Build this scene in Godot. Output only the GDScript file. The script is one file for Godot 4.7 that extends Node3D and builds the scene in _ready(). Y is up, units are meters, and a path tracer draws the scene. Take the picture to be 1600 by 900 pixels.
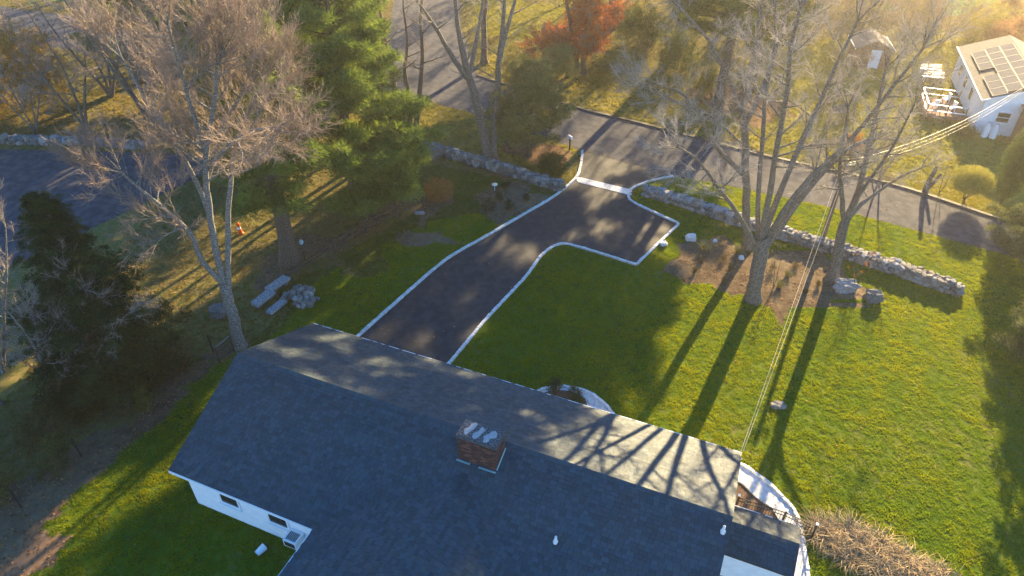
extends Node3D
# A house with a dark roof, a new driveway and bare November trees, seen from above against a low sun
const MAPLE_A := [[14.58, -0.02, -33.3, 0.4, 14.45, 1.34, -33.3, 0.407, 14.36, 2.97, -33.3, 0.413, 14.06, 4.53, -33.3, 0.42], [14.17, 3.87, -33.3, 0.18, 13.74, 7.75, -32.8, 0.158, 13.32, 10.4, -32.3, 0.136, 12.94, 13.5, -31.8, 0.114, 12.42, 15.76, -31.3, 0.092, 12.19, 17.84, -30.8, 0.07], [14.19, 4.09, -33.3, 0.18, 14.7, 7.73, -33.6, 0.156, 15.23, 10.4, -33.9, 0.132, 15.73, 12.31, -34.2, 0.108, 16.16, 14.14, -34.5, 0.084, 16.72, 16.04, -34.8, 0.06], [14.35, 3.87, -33.3, 0.17, 15.13, 6.93, -33.13, 0.152, 16.02, 8.89, -32.97, 0.133, 16.97, 10.37, -32.8, 0.115, 17.71, 12.27, -32.63, 0.097, 18.36, 14.05, -32.47, 0.078, 18.89, 15.56, -32.3, 0.06], [14.47, 3.65, -33.3, 0.2, 16.19, 6.83, -34.05, 0.17, 17.56, 8.33, -34.8, 0.14, 18.78, 9.0, -35.55, 0.11, 20.41, 9.18, -36.3, 0.08], [14.06, 3.87, -33.3, 0.15, 13.57, 7.08, -33.9, 0.132, 13.38, 9.86, -34.5, 0.114, 13.19, 12.11, -35.1, 0.096, 13.35, 14.24, -35.7, 0.078, 13.13, 16.27, -36.3, 0.06], [13.86, 4.09, -33.3, 0.14, 11.98, 6.83, -32.3, 0.115, 10.35, 8.95, -31.3, 0.09, 8.86, 10.9, -30.3, 0.065, 7.58, 12.07, -29.3, 0.04]]
const MAPLE_B := [[15.73, -0.05, -38.8, 0.28, 15.15, 2.36, -38.8, 0.26, 14.76, 4.3, -38.8, 0.24, 13.88, 8.06, -38.8, 0.22, 13.46, 9.56, -38.8, 0.2], [13.49, 9.4, -38.8, 0.16, 13.47, 12.23, -38.67, 0.135, 13.23, 14.53, -38.55, 0.11, 13.15, 15.98, -38.42, 0.085, 12.96, 17.58, -38.3, 0.06], [13.5, 9.36, -38.8, 0.14, 12.41, 11.45, -39.18, 0.118, 10.98, 13.47, -39.55, 0.095, 9.93, 14.48, -39.92, 0.073, 8.8, 15.46, -40.3, 0.05], [14.46, 5.39, -38.8, 0.16, 12.65, 7.07, -38.5, 0.136, 11.26, 8.75, -38.2, 0.112, 10.81, 9.95, -37.9, 0.088, 9.64, 11.07, -37.6, 0.064, 8.05, 11.93, -37.3, 0.04], [13.73, 8.59, -38.8, 0.18, 14.59, 10.62, -39.63, 0.14, 15.23, 12.95, -40.47, 0.1, 15.59, 14.84, -41.3, 0.06], [14.02, 7.35, -38.8, 0.1, 11.72, 9.25, -39.13, 0.077, 9.8, 9.9, -39.47, 0.053, 7.89, 10.55, -39.8, 0.03]]
const TREE_C := [[20.02, -0.0, -35.2, 0.34, 19.83, 2.1, -35.2, 0.305, 19.62, 4.3, -35.2, 0.27], [19.66, 4.17, -35.2, 0.21, 19.96, 6.2, -35.5, 0.18, 19.99, 7.81, -35.8, 0.15, 19.96, 9.54, -36.1, 0.12, 19.91, 11.2, -36.4, 0.09, 19.85, 12.97, -36.7, 0.06], [19.61, 4.08, -35.2, 0.15, 18.57, 6.66, -34.7, 0.125, 17.83, 8.22, -34.2, 0.1, 17.27, 10.25, -33.7, 0.075, 16.74, 12.23, -33.2, 0.05], [19.67, 4.39, -35.2, 0.14, 20.49, 5.18, -35.7, 0.115, 21.55, 5.8, -36.2, 0.09, 22.75, 6.46, -36.7, 0.065, 24.17, 6.82, -37.2, 0.04], [19.71, 5.27, -35.2, 0.12, 19.95, 7.43, -34.7, 0.093, 20.3, 10.0, -34.2, 0.067, 20.27, 12.35, -33.7, 0.04]]
const MAPLE_E := [[-15.17, -0.05, -29.1, 0.31, -15.05, 1.92, -29.1, 0.297, -15.03, 3.12, -29.1, 0.283, -14.95, 4.53, -29.1, 0.27], [-14.93, 4.32, -29.1, 0.16, -15.53, 5.93, -28.8, 0.138, -15.51, 7.82, -28.5, 0.116, -15.97, 9.13, -28.2, 0.094, -16.7, 10.57, -27.9, 0.072, -17.18, 11.68, -27.6, 0.05], [-15.01, 4.53, -29.1, 0.19, -14.81, 6.76, -29.02, 0.168, -14.45, 9.11, -28.93, 0.147, -14.08, 11.07, -28.85, 0.125, -13.4, 12.89, -28.77, 0.103, -12.68, 14.59, -28.68, 0.082, -12.14, 16.17, -28.6, 0.06], [-14.92, 3.68, -29.1, 0.16, -14.18, 7.23, -29.4, 0.138, -13.52, 9.78, -29.7, 0.116, -12.95, 11.52, -30.0, 0.094, -12.2, 12.96, -30.3, 0.072, -11.2, 14.57, -30.6, 0.05], [-14.59, 8.43, -29.1, 0.13, -15.1, 10.6, -29.6, 0.108, -15.93, 12.32, -30.1, 0.085, -16.7, 13.97, -30.6, 0.062, -17.4, 15.55, -31.1, 0.04], [-14.25, 10.53, -29.1, 0.13, -13.24, 12.64, -30.1, 0.1, -12.11, 14.37, -31.1, 0.07, -11.58, 16.07, -32.1, 0.04], [-13.93, 11.53, -29.1, 0.12, -13.57, 14.37, -28.27, 0.093, -13.16, 16.6, -27.43, 0.067, -12.77, 18.35, -26.6, 0.04], [-13.87, 11.2, -29.1, 0.13, -12.34, 12.74, -28.27, 0.1, -10.89, 13.73, -27.43, 0.07, -9.75, 14.27, -26.6, 0.04]]
const DOUBLE_I := [[-1.86, -0.1, -51.3, 0.42, -2.36, 2.78, -51.3, 0.367, -2.82, 5.4, -51.3, 0.313, -3.33, 7.39, -51.3, 0.26, -3.72, 9.43, -51.3, 0.207, -3.94, 11.55, -51.3, 0.153, -4.03, 14.1, -51.3, 0.1], [-3.35, 6.8, -51.3, 0.22, -4.52, 8.77, -51.05, 0.18, -5.32, 10.5, -50.8, 0.14, -6.1, 11.9, -50.55, 0.1, -6.97, 13.32, -50.3, 0.06], [-1.5, -0.1, -51.3, 0.36, -1.41, 2.73, -51.42, 0.308, -1.12, 5.81, -51.54, 0.256, -0.95, 8.22, -51.66, 0.204, -0.6, 10.82, -51.78, 0.152, -0.53, 13.95, -51.9, 0.1], [-0.99, 8.11, -51.3, 0.2, -0.32, 10.37, -51.8, 0.157, 0.23, 12.14, -52.3, 0.113, 0.67, 14.16, -52.8, 0.07], [-3.21, 6.9, -51.3, 0.18, -2.58, 9.53, -51.97, 0.14, -2.07, 12.05, -52.63, 0.1, -1.81, 14.04, -53.3, 0.06]]
const TRIPLE_J := [[-9.13, -0.08, -55.8, 0.26, -9.52, 2.59, -55.8, 0.213, -9.73, 5.7, -55.8, 0.165, -10.01, 8.76, -55.8, 0.117, -10.23, 11.17, -55.8, 0.07], [-8.74, -0.08, -55.8, 0.24, -8.59, 3.64, -55.95, 0.198, -8.74, 5.59, -56.1, 0.155, -8.3, 7.77, -56.25, 0.112, -8.42, 10.53, -56.4, 0.07], [-8.36, -0.08, -55.8, 0.24, -7.64, 3.96, -55.7, 0.198, -7.15, 6.66, -55.6, 0.155, -7.05, 9.69, -55.5, 0.112, -6.6, 12.2, -55.4, 0.07]]
const OAK_M := [[7.19, -0.1, -70.1, 0.34, 7.2, 1.65, -70.1, 0.292, 7.24, 3.12, -70.1, 0.244, 7.41, 6.2, -70.1, 0.196, 7.55, 9.51, -70.1, 0.148, 7.59, 12.25, -70.1, 0.1]]
const OAK_M2 := [[6.79, -0.1, -71.0, 0.3, 6.52, 1.29, -71.1, 0.258, 6.25, 2.75, -71.2, 0.216, 5.54, 5.66, -71.3, 0.174, 4.88, 9.19, -71.4, 0.132, 4.65, 11.97, -71.5, 0.09]]
const BARE_Q := [[-23.11, -0.1, -24.6, 0.13, -22.74, 2.04, -24.6, 0.103, -22.37, 3.95, -24.6, 0.077, -21.84, 5.74, -24.6, 0.05], [-23.05, 0.22, -24.6, 0.09, -22.31, 3.64, -24.27, 0.07, -21.99, 5.55, -23.93, 0.05, -21.91, 6.95, -23.6, 0.03], [-23.03, 0.13, -24.6, 0.09, -21.9, 3.01, -24.93, 0.07, -21.08, 4.78, -25.27, 0.05, -20.31, 6.82, -25.6, 0.03]]
const BARE_R := [[-22.46, -0.1, -25.8, 0.09, -21.54, 2.19, -25.8, 0.07, -20.6, 4.72, -25.8, 0.05, -19.86, 6.29, -25.8, 0.03], [-21.87, 1.3, -25.8, 0.06, -19.88, 3.75, -25.5, 0.04, -17.88, 5.62, -25.2, 0.02], [-22.08, 0.84, -25.8, 0.05, -21.67, 3.43, -25.4, 0.035, -21.0, 5.4, -25.0, 0.02]]
const ROAD := [60, -20, 45, -30, 31.5, -38.6, 23.2, -43.9, 17, -46.9, 12.7, -48.6, 5.8, -53, -3.9, -60.5, -8.3, -63.3, -30, -71.5, -59, -80.5, -95, -92, -95, -106, -62, -92, -30, -80, -13.5, -72.5, -15, -90, -18, -125, -8, -125, -6.2, -86, -3.5, -69.5, 6.2, -61.4, 11.3, -58.2, 20.8, -51.9, 29.2, -47.1, 35.3, -41.6, 48, -32.5, 64, -21]
const ROAD_FAR := [-3.5, -69.5, 6.2, -61.4, 11.3, -58.2, 20.8, -51.9, 29.2, -47.1, 35.3, -41.6, 48, -32.5]
const SIDE := [-27.0, -44.4, -24.0, -49.0, -24.5, -52.0, -31, -52.6, -43, -53.2, -72, -54.5, -72, -20, -43.5, -20]
const KERB_L := [-10.1, -27.5, -8.6, -30.1, -6.3, -34.1, -4.2, -37.5, -1.7, -40.2, 0.9, -43.0, 3.3, -45.7, 5.0, -48.4, 5.55, -50.8, 5.8, -52.9]
const KERB_R := [-4.85, -25.3, -3.4, -27.7, -1.5, -31.4, 0.8, -35.4, 2.1, -38.1, 3.3, -39.2, 4.7, -38.7, 8.0, -36.8, 11.7, -41.7, 9.5, -43.9, 8.65, -45.1, 8.9, -46.4, 10.3, -47.6, 12.7, -48.6]
const DRIVE := [-10.1, -27.5, -8.6, -30.1, -6.3, -34.1, -4.2, -37.5, -1.7, -40.2, 0.9, -43.0, 3.3, -45.7, 5.0, -48.4, 5.55, -50.8, 5.8, -52.9, 12.7, -48.6, 10.3, -47.6, 8.9, -46.4, 8.65, -45.1, 9.5, -43.9, 11.7, -41.7, 8.0, -36.8, 4.7, -38.7, 3.3, -39.2, 2.1, -38.1, 0.8, -35.4, -1.5, -31.4, -3.4, -27.7, -4.85, -25.3]
const REGIONS := [
	[8, [20.8, -52.2, 29.2, -47.3, 35.3, -41.8, 60, -25, 80, -40, 80, -84, 45, -84, 30, -78, 22, -66, 18, -58]],
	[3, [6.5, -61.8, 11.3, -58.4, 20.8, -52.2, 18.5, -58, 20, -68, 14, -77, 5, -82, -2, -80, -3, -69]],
	[8, [-5, -82, 9, -80, 12, -95, -5, -98]],
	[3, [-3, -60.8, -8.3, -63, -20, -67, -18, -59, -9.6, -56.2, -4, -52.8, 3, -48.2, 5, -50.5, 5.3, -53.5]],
	[7, [45, -92, 80, -87, 80, -125, 38, -125]], [7, [-80, -102, -52, -93, -40, -104, -50, -125, -80, -125]],
	[1, [-4, -28, 2.1, -38.2, 3.4, -39.3, 8, -36.8, 11.7, -41.7, 8.6, -45.2, 10.3, -47.6, 12.7, -48.6, 17, -46.9, 23.2, -43.9, 31.5, -38.6, 45, -30, 45, -3, -5, -3]],
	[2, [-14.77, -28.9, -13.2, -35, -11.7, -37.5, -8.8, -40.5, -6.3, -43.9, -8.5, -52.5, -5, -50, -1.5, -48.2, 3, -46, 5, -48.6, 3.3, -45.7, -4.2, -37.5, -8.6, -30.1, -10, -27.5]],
	[1, [-13.8, -29.5, -11.5, -36, -6, -42, 0, -44, 2.5, -45.5, -4, -37.5, -8.6, -30, -10, -27.5]],
	[1, [-14.9, -28.7, -16.3, -25.7, -17.8, -22.3, -19.5, -19.4, -21.0, -16.8, -22.5, -10, -3, -10, -3, -20, -12, -27]],
	[4, [9.75, -37.12, 11.13, -38.96, 12.66, -40.12, 14.37, -39.96, 15.65, -38.21, 18.61, -38.21, 20.5, -36.42, 21.6, -35.3, 22.1, -33.9, 21.4, -33.0, 19.32, -33.15, 17.16, -32.42, 15.28, -32.54, 13.56, -33.27, 11.61, -35.06, 10.19, -36.07]],
	[4, [-2.16, -46.18, -0.49, -48.14, 1.92, -46.18, 2.84, -45.24, 1.38, -43.44, -0.45, -42.57, -2.3, -43.44]],
	[5, [-4.6, -52.2, -1, -49.6, 3.2, -46.6, 2.6, -46.0, -1.2, -48.7, -5, -51.2, -9, -53.8, -9.4, -55]],
	[5, [-1.5, -52.5, 4.2, -49, 4.8, -50.5, 4.2, -54, -0.5, -55]],
	[5, [-14.6, -29.4, -16.2, -29.2, -17.9, -27, -19.6, -24.4, -21.3, -21.3, -22.3, -18.7, -23.5, -14, -21.9, -14, -21.1, -16.8, -19.6, -19.4, -17.9, -22.3, -16.4, -25.7, -15.4, -28.2]],
	[5, [-14.41, -35.06, -13.45, -37.84, -11.63, -38.6, -8.96, -42, -6.63, -45.24, -8, -46, -12, -41.5, -15.2, -40, -16.0, -36.5]],
	[4, [-8.16, -39.73, -7.9, -40.5, -7.0, -40.75, -6.0, -40.5, -5.64, -39.73, -5.9, -38.9, -6.8, -38.58, -7.8, -38.9]],
	[4, [-6.6, -45, -6.2, -45.9, -5.2, -46.1, -4.2, -45.6, -4.0, -44.9, -4.4, -44.2, -5.4, -44.0, -6.3, -44.3]],
	[5, [16, -62, 22, -57, 26, -62, 22, -68, 17, -66]],
]
var PALETTES := [
	[Color(0.06, 0.05, 0.018), Color(0.125, 0.105, 0.035), Color(0.155, 0.12, 0.048), Color(0.115, 0.118, 0.026), Color(0.20, 0.145, 0.06)],
	[Color(0.030, 0.045, 0.006), Color(0.050, 0.085, 0.007), Color(0.085, 0.115, 0.010), Color(0.13, 0.115, 0.035)],
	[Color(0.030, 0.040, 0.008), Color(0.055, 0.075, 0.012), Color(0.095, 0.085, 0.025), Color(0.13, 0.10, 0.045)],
	[Color(0.065, 0.06, 0.015), Color(0.13, 0.11, 0.028), Color(0.18, 0.145, 0.04), Color(0.17, 0.12, 0.045)],  # dormant lawn; some of the gold is painted sunlight
	[Color(0.045, 0.032, 0.02), Color(0.095, 0.068, 0.042), Color(0.14, 0.103, 0.064), Color(0.19, 0.14, 0.09)],
	[Color(0.05, 0.034, 0.022), Color(0.11, 0.07, 0.042), Color(0.16, 0.10, 0.058), Color(0.21, 0.13, 0.08)],
	[Color(0.05, 0.04, 0.03), Color(0.06, 0.05, 0.04)],
	[Color(0.06, 0.11, 0.02), Color(0.10, 0.16, 0.03), Color(0.12, 0.15, 0.03)],
	[Color(0.06, 0.07, 0.01), Color(0.13, 0.13, 0.018), Color(0.19, 0.16, 0.03), Color(0.20, 0.14, 0.05)],
]
const WALK_SIDE := [22.0, -6.8, 22.4, -6.8, 23.7, -6.1, 24.7, -5.25, 25.1, -4.5, 25.45, -3.0, 25.6, -2.1, 25.7, 0.5, 22.0, 0.5]
const WALK_FRONT := [11.5, -5, 11.5, -6.6, 11.8, -7.6, 12.35, -8.1, 12.88, -8.34, 14.06, -8.49, 15.1, -8.1, 15.7, -7.65, 16.4, -6.7, 16.8, -5]
var rng := RandomNumberGenerator.new()
var M := {}
var taken := {}
var ground_image: Image
var mask := PackedByteArray()
var sprays := []
var stone_shapes := []
var clumps := {}
const GW := 1024
const GH := 800

# ---------------------------------------------------------------- mesh collecting
class MB:
	var v := PackedVector3Array()
	var n := PackedVector3Array()
	var c := PackedColorArray()
	var i := PackedInt32Array()
	var col := Color(1, 1, 1)
	var tinted := false
	func tri(a: Vector3, b: Vector3, d: Vector3) -> void:
		var k := v.size()
		v.append(a); v.append(b); v.append(d)
		i.append(k); i.append(k + 1); i.append(k + 2)
		if tinted:
			c.append(col); c.append(col); c.append(col)
	func quad(a: Vector3, b: Vector3, d: Vector3, e: Vector3) -> void:
		var k := v.size()
		v.append(a); v.append(b); v.append(d); v.append(e)
		i.append(k); i.append(k + 1); i.append(k + 2); i.append(k); i.append(k + 2); i.append(k + 3)
		if tinted:
			c.append(col); c.append(col); c.append(col); c.append(col)
	func box(t: Transform3D, s: Vector3) -> void:
		var h := s * 0.5
		var p := []
		for k in 8:
			p.append(t * Vector3(h.x if k & 1 else -h.x, h.y if k & 2 else -h.y, h.z if k & 4 else -h.z))
		quad(p[0], p[1], p[3], p[2]); quad(p[5], p[4], p[6], p[7]); quad(p[4], p[0], p[2], p[6])
		quad(p[1], p[5], p[7], p[3]); quad(p[2], p[3], p[7], p[6]); quad(p[4], p[5], p[1], p[0])
	func at(x: float, y: float, z: float, sx: float, sy: float, sz: float) -> void:
		box(Transform3D(Basis(), Vector3(x, y, z)), Vector3(sx, sy, sz))
	func bar(a: Vector3, b: Vector3, w: float, h: float) -> void:
		var d := b - a
		var up := Vector3.UP if absf(d.normalized().y) < 0.95 else Vector3.RIGHT
		var z := d.normalized()
		var x := up.cross(z).normalized()
		box(Transform3D(Basis(x, z.cross(x), z), (a + b) * 0.5), Vector3(w, h, d.length()))
	func tube(p: PackedVector3Array, r: PackedFloat32Array, sides: int) -> void:
		var m := p.size()
		var t := (p[1] - p[0]).normalized()
		var u := t.cross(Vector3(0.31, 0.2, 0.93)).normalized()
		var k0 := v.size()
		for k in m:
			if k > 0 and k < m - 1:
				t = (p[k + 1] - p[k - 1]).normalized()
			elif k == m - 1:
				t = (p[k] - p[k - 1]).normalized()
			u = (u - t * u.dot(t)).normalized()
			var w := t.cross(u)
			for j in sides:
				var a := TAU * j / sides
				var d := u * cos(a) + w * sin(a)
				v.append(p[k] + d * r[k]); n.append(d)
				if tinted:
					c.append(col)
		for k in m - 1:
			for j in sides:
				var a := k0 + k * sides + j
				var b := k0 + k * sides + (j + 1) % sides
				i.append(a); i.append(a + sides); i.append(b + sides)
				i.append(a); i.append(b + sides); i.append(b)
	func cap(k0: int, sides: int, p: Vector3, d: Vector3) -> void:
		var k := v.size()
		v.append(p); n.append(d)
		if tinted:
			c.append(col)
		for j in sides:
			i.append(k); i.append(k0 + (j + 1) % sides); i.append(k0 + j)
	func lathe(profile: Array, sides: int) -> void:
		var pts := PackedVector3Array()
		var rad := PackedFloat32Array()
		for q in profile:
			pts.append(Vector3(0, q[1], 0)); rad.append(q[0])
		tube(pts, rad, sides)
	func mesh() -> ArrayMesh:
		var a := []
		a.resize(Mesh.ARRAY_MAX)
		a[Mesh.ARRAY_VERTEX] = v
		if n.size() == v.size():
			a[Mesh.ARRAY_NORMAL] = n
		if tinted:
			a[Mesh.ARRAY_COLOR] = c
		a[Mesh.ARRAY_INDEX] = i
		var m := ArrayMesh.new()
		m.add_surface_from_arrays(Mesh.PRIMITIVE_TRIANGLES, a)
		return m

# ---------------------------------------------------------------- naming
func numbered(called: String) -> String:
	if not taken.has(called):
		taken[called] = 0
		return called
	taken[called] += 1
	return "%s_%03d" % [called, taken[called]]

func tag(o: Node, label: String, category: String, group := "") -> void:
	o.set_meta("label", label); o.set_meta("category", category)
	if group:
		o.set_meta("group", group)

func thing(called: String, label: String, category: String, where := Vector3.ZERO, turn := 0.0, group := "") -> Node3D:
	var o := Node3D.new()
	o.name = numbered(called)
	add_child(o)
	o.position = where; o.rotation.y = turn
	tag(o, label, category, group)
	return o

func part(parent: Node, called: String, mesh: Mesh, mat: Material, stuff := false) -> MeshInstance3D:
	var o := MeshInstance3D.new()
	o.name = called
	o.mesh = mesh
	o.material_override = mat
	parent.add_child(o, true)
	if stuff:
		o.set_meta("kind", "stuff")
	return o

func struct(called: String, mesh: Mesh, mat: Material) -> MeshInstance3D:
	var o := part(self, numbered(called), mesh, mat)
	o.set_meta("kind", "structure")
	return o

func scatter(parent: Node, called: String, mesh: Mesh, mat: Material, buf: PackedFloat32Array, tints := false) -> MultiMeshInstance3D:
	var o := MultiMeshInstance3D.new()
	o.name = called if parent != self else numbered(called)
	var mm := MultiMesh.new()
	mm.transform_format = MultiMesh.TRANSFORM_3D
	mm.use_colors = tints
	mm.mesh = mesh
	mm.instance_count = buf.size() / (16 if tints else 12)
	mm.buffer = buf
	o.multimesh = mm
	o.material_override = mat
	parent.add_child(o, true)
	o.set_meta("kind", "stuff")
	return o

func put(buf: PackedFloat32Array, b: Basis, p: Vector3) -> void:
	buf.append_array(PackedFloat32Array([b.x.x, b.y.x, b.z.x, p.x, b.x.y, b.y.y, b.z.y, p.y, b.x.z, b.y.z, b.z.z, p.z]))

func rf(a: float, b: float) -> float:
	return rng.randf_range(a, b)

func runit() -> Vector3:
	var z := rng.randf_range(-1.0, 1.0)
	var a := rng.randf() * TAU
	var s := sqrt(1.0 - z * z)
	return Vector3(s * cos(a), z, s * sin(a))

func basis_y(d: Vector3, turn: float, s: Vector3) -> Basis:
	var ref := Vector3(1, 0, 0) if absf(d.x) < 0.9 else Vector3(0, 0, 1)
	var x := ref.cross(d).normalized()
	x = x.rotated(d, turn)
	return Basis(x * s.x, d * s.y, x.cross(d) * s.z)

# ---------------------------------------------------------------- materials
func noise_tex(freq: float, lo: Color, hi: Color, mid = null, size := 256, seed_ := 1) -> NoiseTexture2D:
	var f := FastNoiseLite.new()
	f.seed = seed_
	f.frequency = freq
	f.fractal_octaves = 4
	var t := NoiseTexture2D.new()
	t.width = size; t.height = size; t.seamless = true; t.noise = f
	var g := Gradient.new()
	g.set_color(0, lo.linear_to_srgb()); g.set_color(1, hi.linear_to_srgb())
	g.set_offset(0, 0.25); g.set_offset(1, 0.75)
	if mid != null:
		g.add_point(0.5, (mid as Color).linear_to_srgb())
	t.color_ramp = g
	return t

func relief(freq: float, seed_ := 3) -> NoiseTexture2D:
	var f := FastNoiseLite.new()
	f.seed = seed_; f.frequency = freq; f.fractal_octaves = 4
	var t := NoiseTexture2D.new()
	t.width = 256; t.height = 256; t.seamless = true; t.noise = f
	return t

func tri_mat(called: String, lo: Color, hi: Color, per_m: float, freq := 0.02, rough := 0.9, bump := 0.0, tint := false) -> StandardMaterial3D:
	var m := StandardMaterial3D.new()
	m.resource_name = called
	m.albedo_texture = noise_tex(freq, lo, hi, null, 256, called.hash() % 1000)
	m.uv1_triplanar = true; m.uv1_world_triplanar = true
	m.uv1_scale = Vector3.ONE * per_m
	m.roughness = rough
	m.metallic_specular = 0.3
	if bump > 0.0:
		m.heightmap_enabled = true
		m.heightmap_texture = relief(freq * 2.0)
		m.heightmap_scale = bump
	m.vertex_color_use_as_albedo = tint
	return m

func flat(called: String, c: Color, rough := 0.8, metal := 0.0, tint := false) -> StandardMaterial3D:
	var m := StandardMaterial3D.new()
	m.resource_name = called
	m.albedo_color = c.linear_to_srgb()
	m.roughness = rough; m.metallic = metal
	m.metallic_specular = 0.35
	m.vertex_color_use_as_albedo = tint
	return m

func leafy(called: String, c: Color, back: float) -> StandardMaterial3D:
	var m := flat(called, c, 0.75, 0.0, true)
	m.metallic_specular = 0.2
	m.backlight_enabled = true
	m.backlight = Color(back, back, back * 0.8)
	return m

func make_materials() -> void:
	M.asphalt_new = tri_mat("new asphalt", Color(0.028, 0.028, 0.029), Color(0.045, 0.044, 0.044), 0.16, 0.03, 0.75, 0.4)
	M.asphalt_old = tri_mat("old asphalt", Color(0.048, 0.048, 0.054), Color(0.082, 0.079, 0.081), 0.2, 0.02, 0.9, 0.4)
	M.asphalt_old.metallic_specular = 0.15
	M.granite = tri_mat("pale granite", Color(0.50, 0.49, 0.47), Color(0.78, 0.77, 0.74), 1.5, 0.03, 0.85, 0.0, true)
	M.concrete = tri_mat("concrete walk", Color(0.40, 0.38, 0.36), Color(0.58, 0.56, 0.53), 0.6, 0.02)
	M.stone_a = tri_mat("field stone pale", Color(0.13, 0.125, 0.12), Color(0.40, 0.385, 0.36), 1.7, 0.03, 0.95, 1.5)
	M.stone_b = tri_mat("field stone dark", Color(0.065, 0.068, 0.065), Color(0.22, 0.22, 0.205), 1.7, 0.03, 0.95, 1.5)
	M.stone_c = tri_mat("field stone tan", Color(0.13, 0.11, 0.085), Color(0.30, 0.27, 0.22), 1.7, 0.03, 0.95, 1.5)
	M.white_rock = tri_mat("white rock", Color(0.42, 0.42, 0.40), Color(0.66, 0.65, 0.63), 2.0)
	M.bark_grey = tri_mat("lichen grey bark", Color(0.075, 0.065, 0.055), Color(0.30, 0.29, 0.26), 1.6, 0.025, 0.95, 2.0)
	M.bark_brown = tri_mat("brown bark", Color(0.05, 0.038, 0.028), Color(0.17, 0.13, 0.10), 1.6, 0.025, 0.95, 2.0)
	M.bark_tan = tri_mat("weathered tan bark", Color(0.075, 0.06, 0.047), Color(0.22, 0.19, 0.155), 1.4, 0.02, 0.95, 2.0)
	M.twig_warm = flat("warm brown twigs", Color(0.235, 0.172, 0.13), 0.75)
	M.twig_grey = flat("grey twigs", Color(0.31, 0.27, 0.225), 0.75)
	M.twig_dark = flat("dark twigs", Color(0.24, 0.20, 0.165), 0.8)
	M.needle = leafy("pine needles", Color(1, 1, 1), 0.85)
	M.leaf = leafy("leaves", Color(1, 1, 1), 0.8)
	M.grass = leafy("grass blades", Color(1, 1, 1), 1.0)
	M.grass.metallic_specular = 0.05
	M.straw = flat("straw", Color(1, 1, 1), 0.8, 0.0, true)
	M.shingle = flat("asphalt shingle", Color(1, 1, 1), 0.72, 0.0, true)
	M.shingle.metallic_specular = 0.44
	M.shingle_under = flat("shingle underlay", Color(0.03, 0.033, 0.037), 0.95)
	M.white_paint = tri_mat("white siding paint", Color(0.76, 0.77, 0.78), Color(0.86, 0.86, 0.86), 0.5, 0.02, 0.6)
	M.trim = flat("white trim", Color(0.78, 0.78, 0.77), 0.5)
	M.glass = flat("dark window glass", Color(0.02, 0.025, 0.03), 0.08)
	M.glass.metallic_specular = 0.6
	M.brick_a = tri_mat("brick red", Color(0.075, 0.032, 0.025), Color(0.15, 0.066, 0.05), 3.0)
	M.brick_b = tri_mat("brick dark", Color(0.04, 0.026, 0.024), Color(0.10, 0.05, 0.04), 3.0)
	M.brick_c = tri_mat("brick orange", Color(0.10, 0.045, 0.034), Color(0.19, 0.09, 0.065), 3.0)
	M.mortar = tri_mat("mortar", Color(0.16, 0.15, 0.14), Color(0.32, 0.31, 0.29), 3.0)
	M.mortar_dark = tri_mat("sooty mortar", Color(0.04, 0.04, 0.04), Color(0.15, 0.145, 0.14), 2.0)
	M.mortar_pale = tri_mat("pale mortar", Color(0.18, 0.18, 0.17), Color(0.46, 0.45, 0.43), 5.0)
	M.copper = tri_mat("patinated flashing", Color(0.20, 0.36, 0.33), Color(0.42, 0.55, 0.52), 3.0, 0.03, 0.6)
	M.black_metal = flat("black metal", Color(0.02, 0.02, 0.022), 0.5)
	M.wood_old = tri_mat("weathered wood", Color(0.10, 0.075, 0.055), Color(0.24, 0.19, 0.15), 2.0, 0.02)
	M.wood_dark = tri_mat("dark timber", Color(0.04, 0.03, 0.024), Color(0.10, 0.075, 0.06), 2.0, 0.02)
	M.wood_red = tri_mat("red brown timber", Color(0.16, 0.075, 0.045), Color(0.28, 0.15, 0.10), 1.0, 0.02)
	M.pole = tri_mat("utility pole wood", Color(0.10, 0.07, 0.05), Color(0.20, 0.15, 0.11), 1.5, 0.02)
	M.wire = flat("pale wire", Color(0.62, 0.58, 0.48), 0.45, 0.3)
	M.roof_far = tri_mat("old grey roof", Color(0.06, 0.056, 0.052), Color(0.10, 0.093, 0.087), 0.6, 0.02)
	M.solar = tri_mat("solar panel", Color(0.125, 0.118, 0.112), Color(0.165, 0.157, 0.15), 0.7, 0.02, 0.95)
	M.solar.metallic_specular = 0.1
	M.alu = flat("aluminium frame", Color(0.16, 0.155, 0.15), 0.7, 0.0)
	M.tank = flat("white enamel", Color(0.78, 0.79, 0.80), 0.35)
	M.orange = flat("orange plastic", Color(0.75, 0.13, 0.02), 0.5)
	M.slab = tri_mat("bluestone slab", Color(0.17, 0.17, 0.17), Color(0.36, 0.35, 0.34), 1.2, 0.02, 0.9, 1.0)
	M.mulch = tri_mat("bark mulch", Color(0.06, 0.035, 0.022), Color(0.20, 0.125, 0.08), 1.5, 0.05, 1.0, 3.0)

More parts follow.
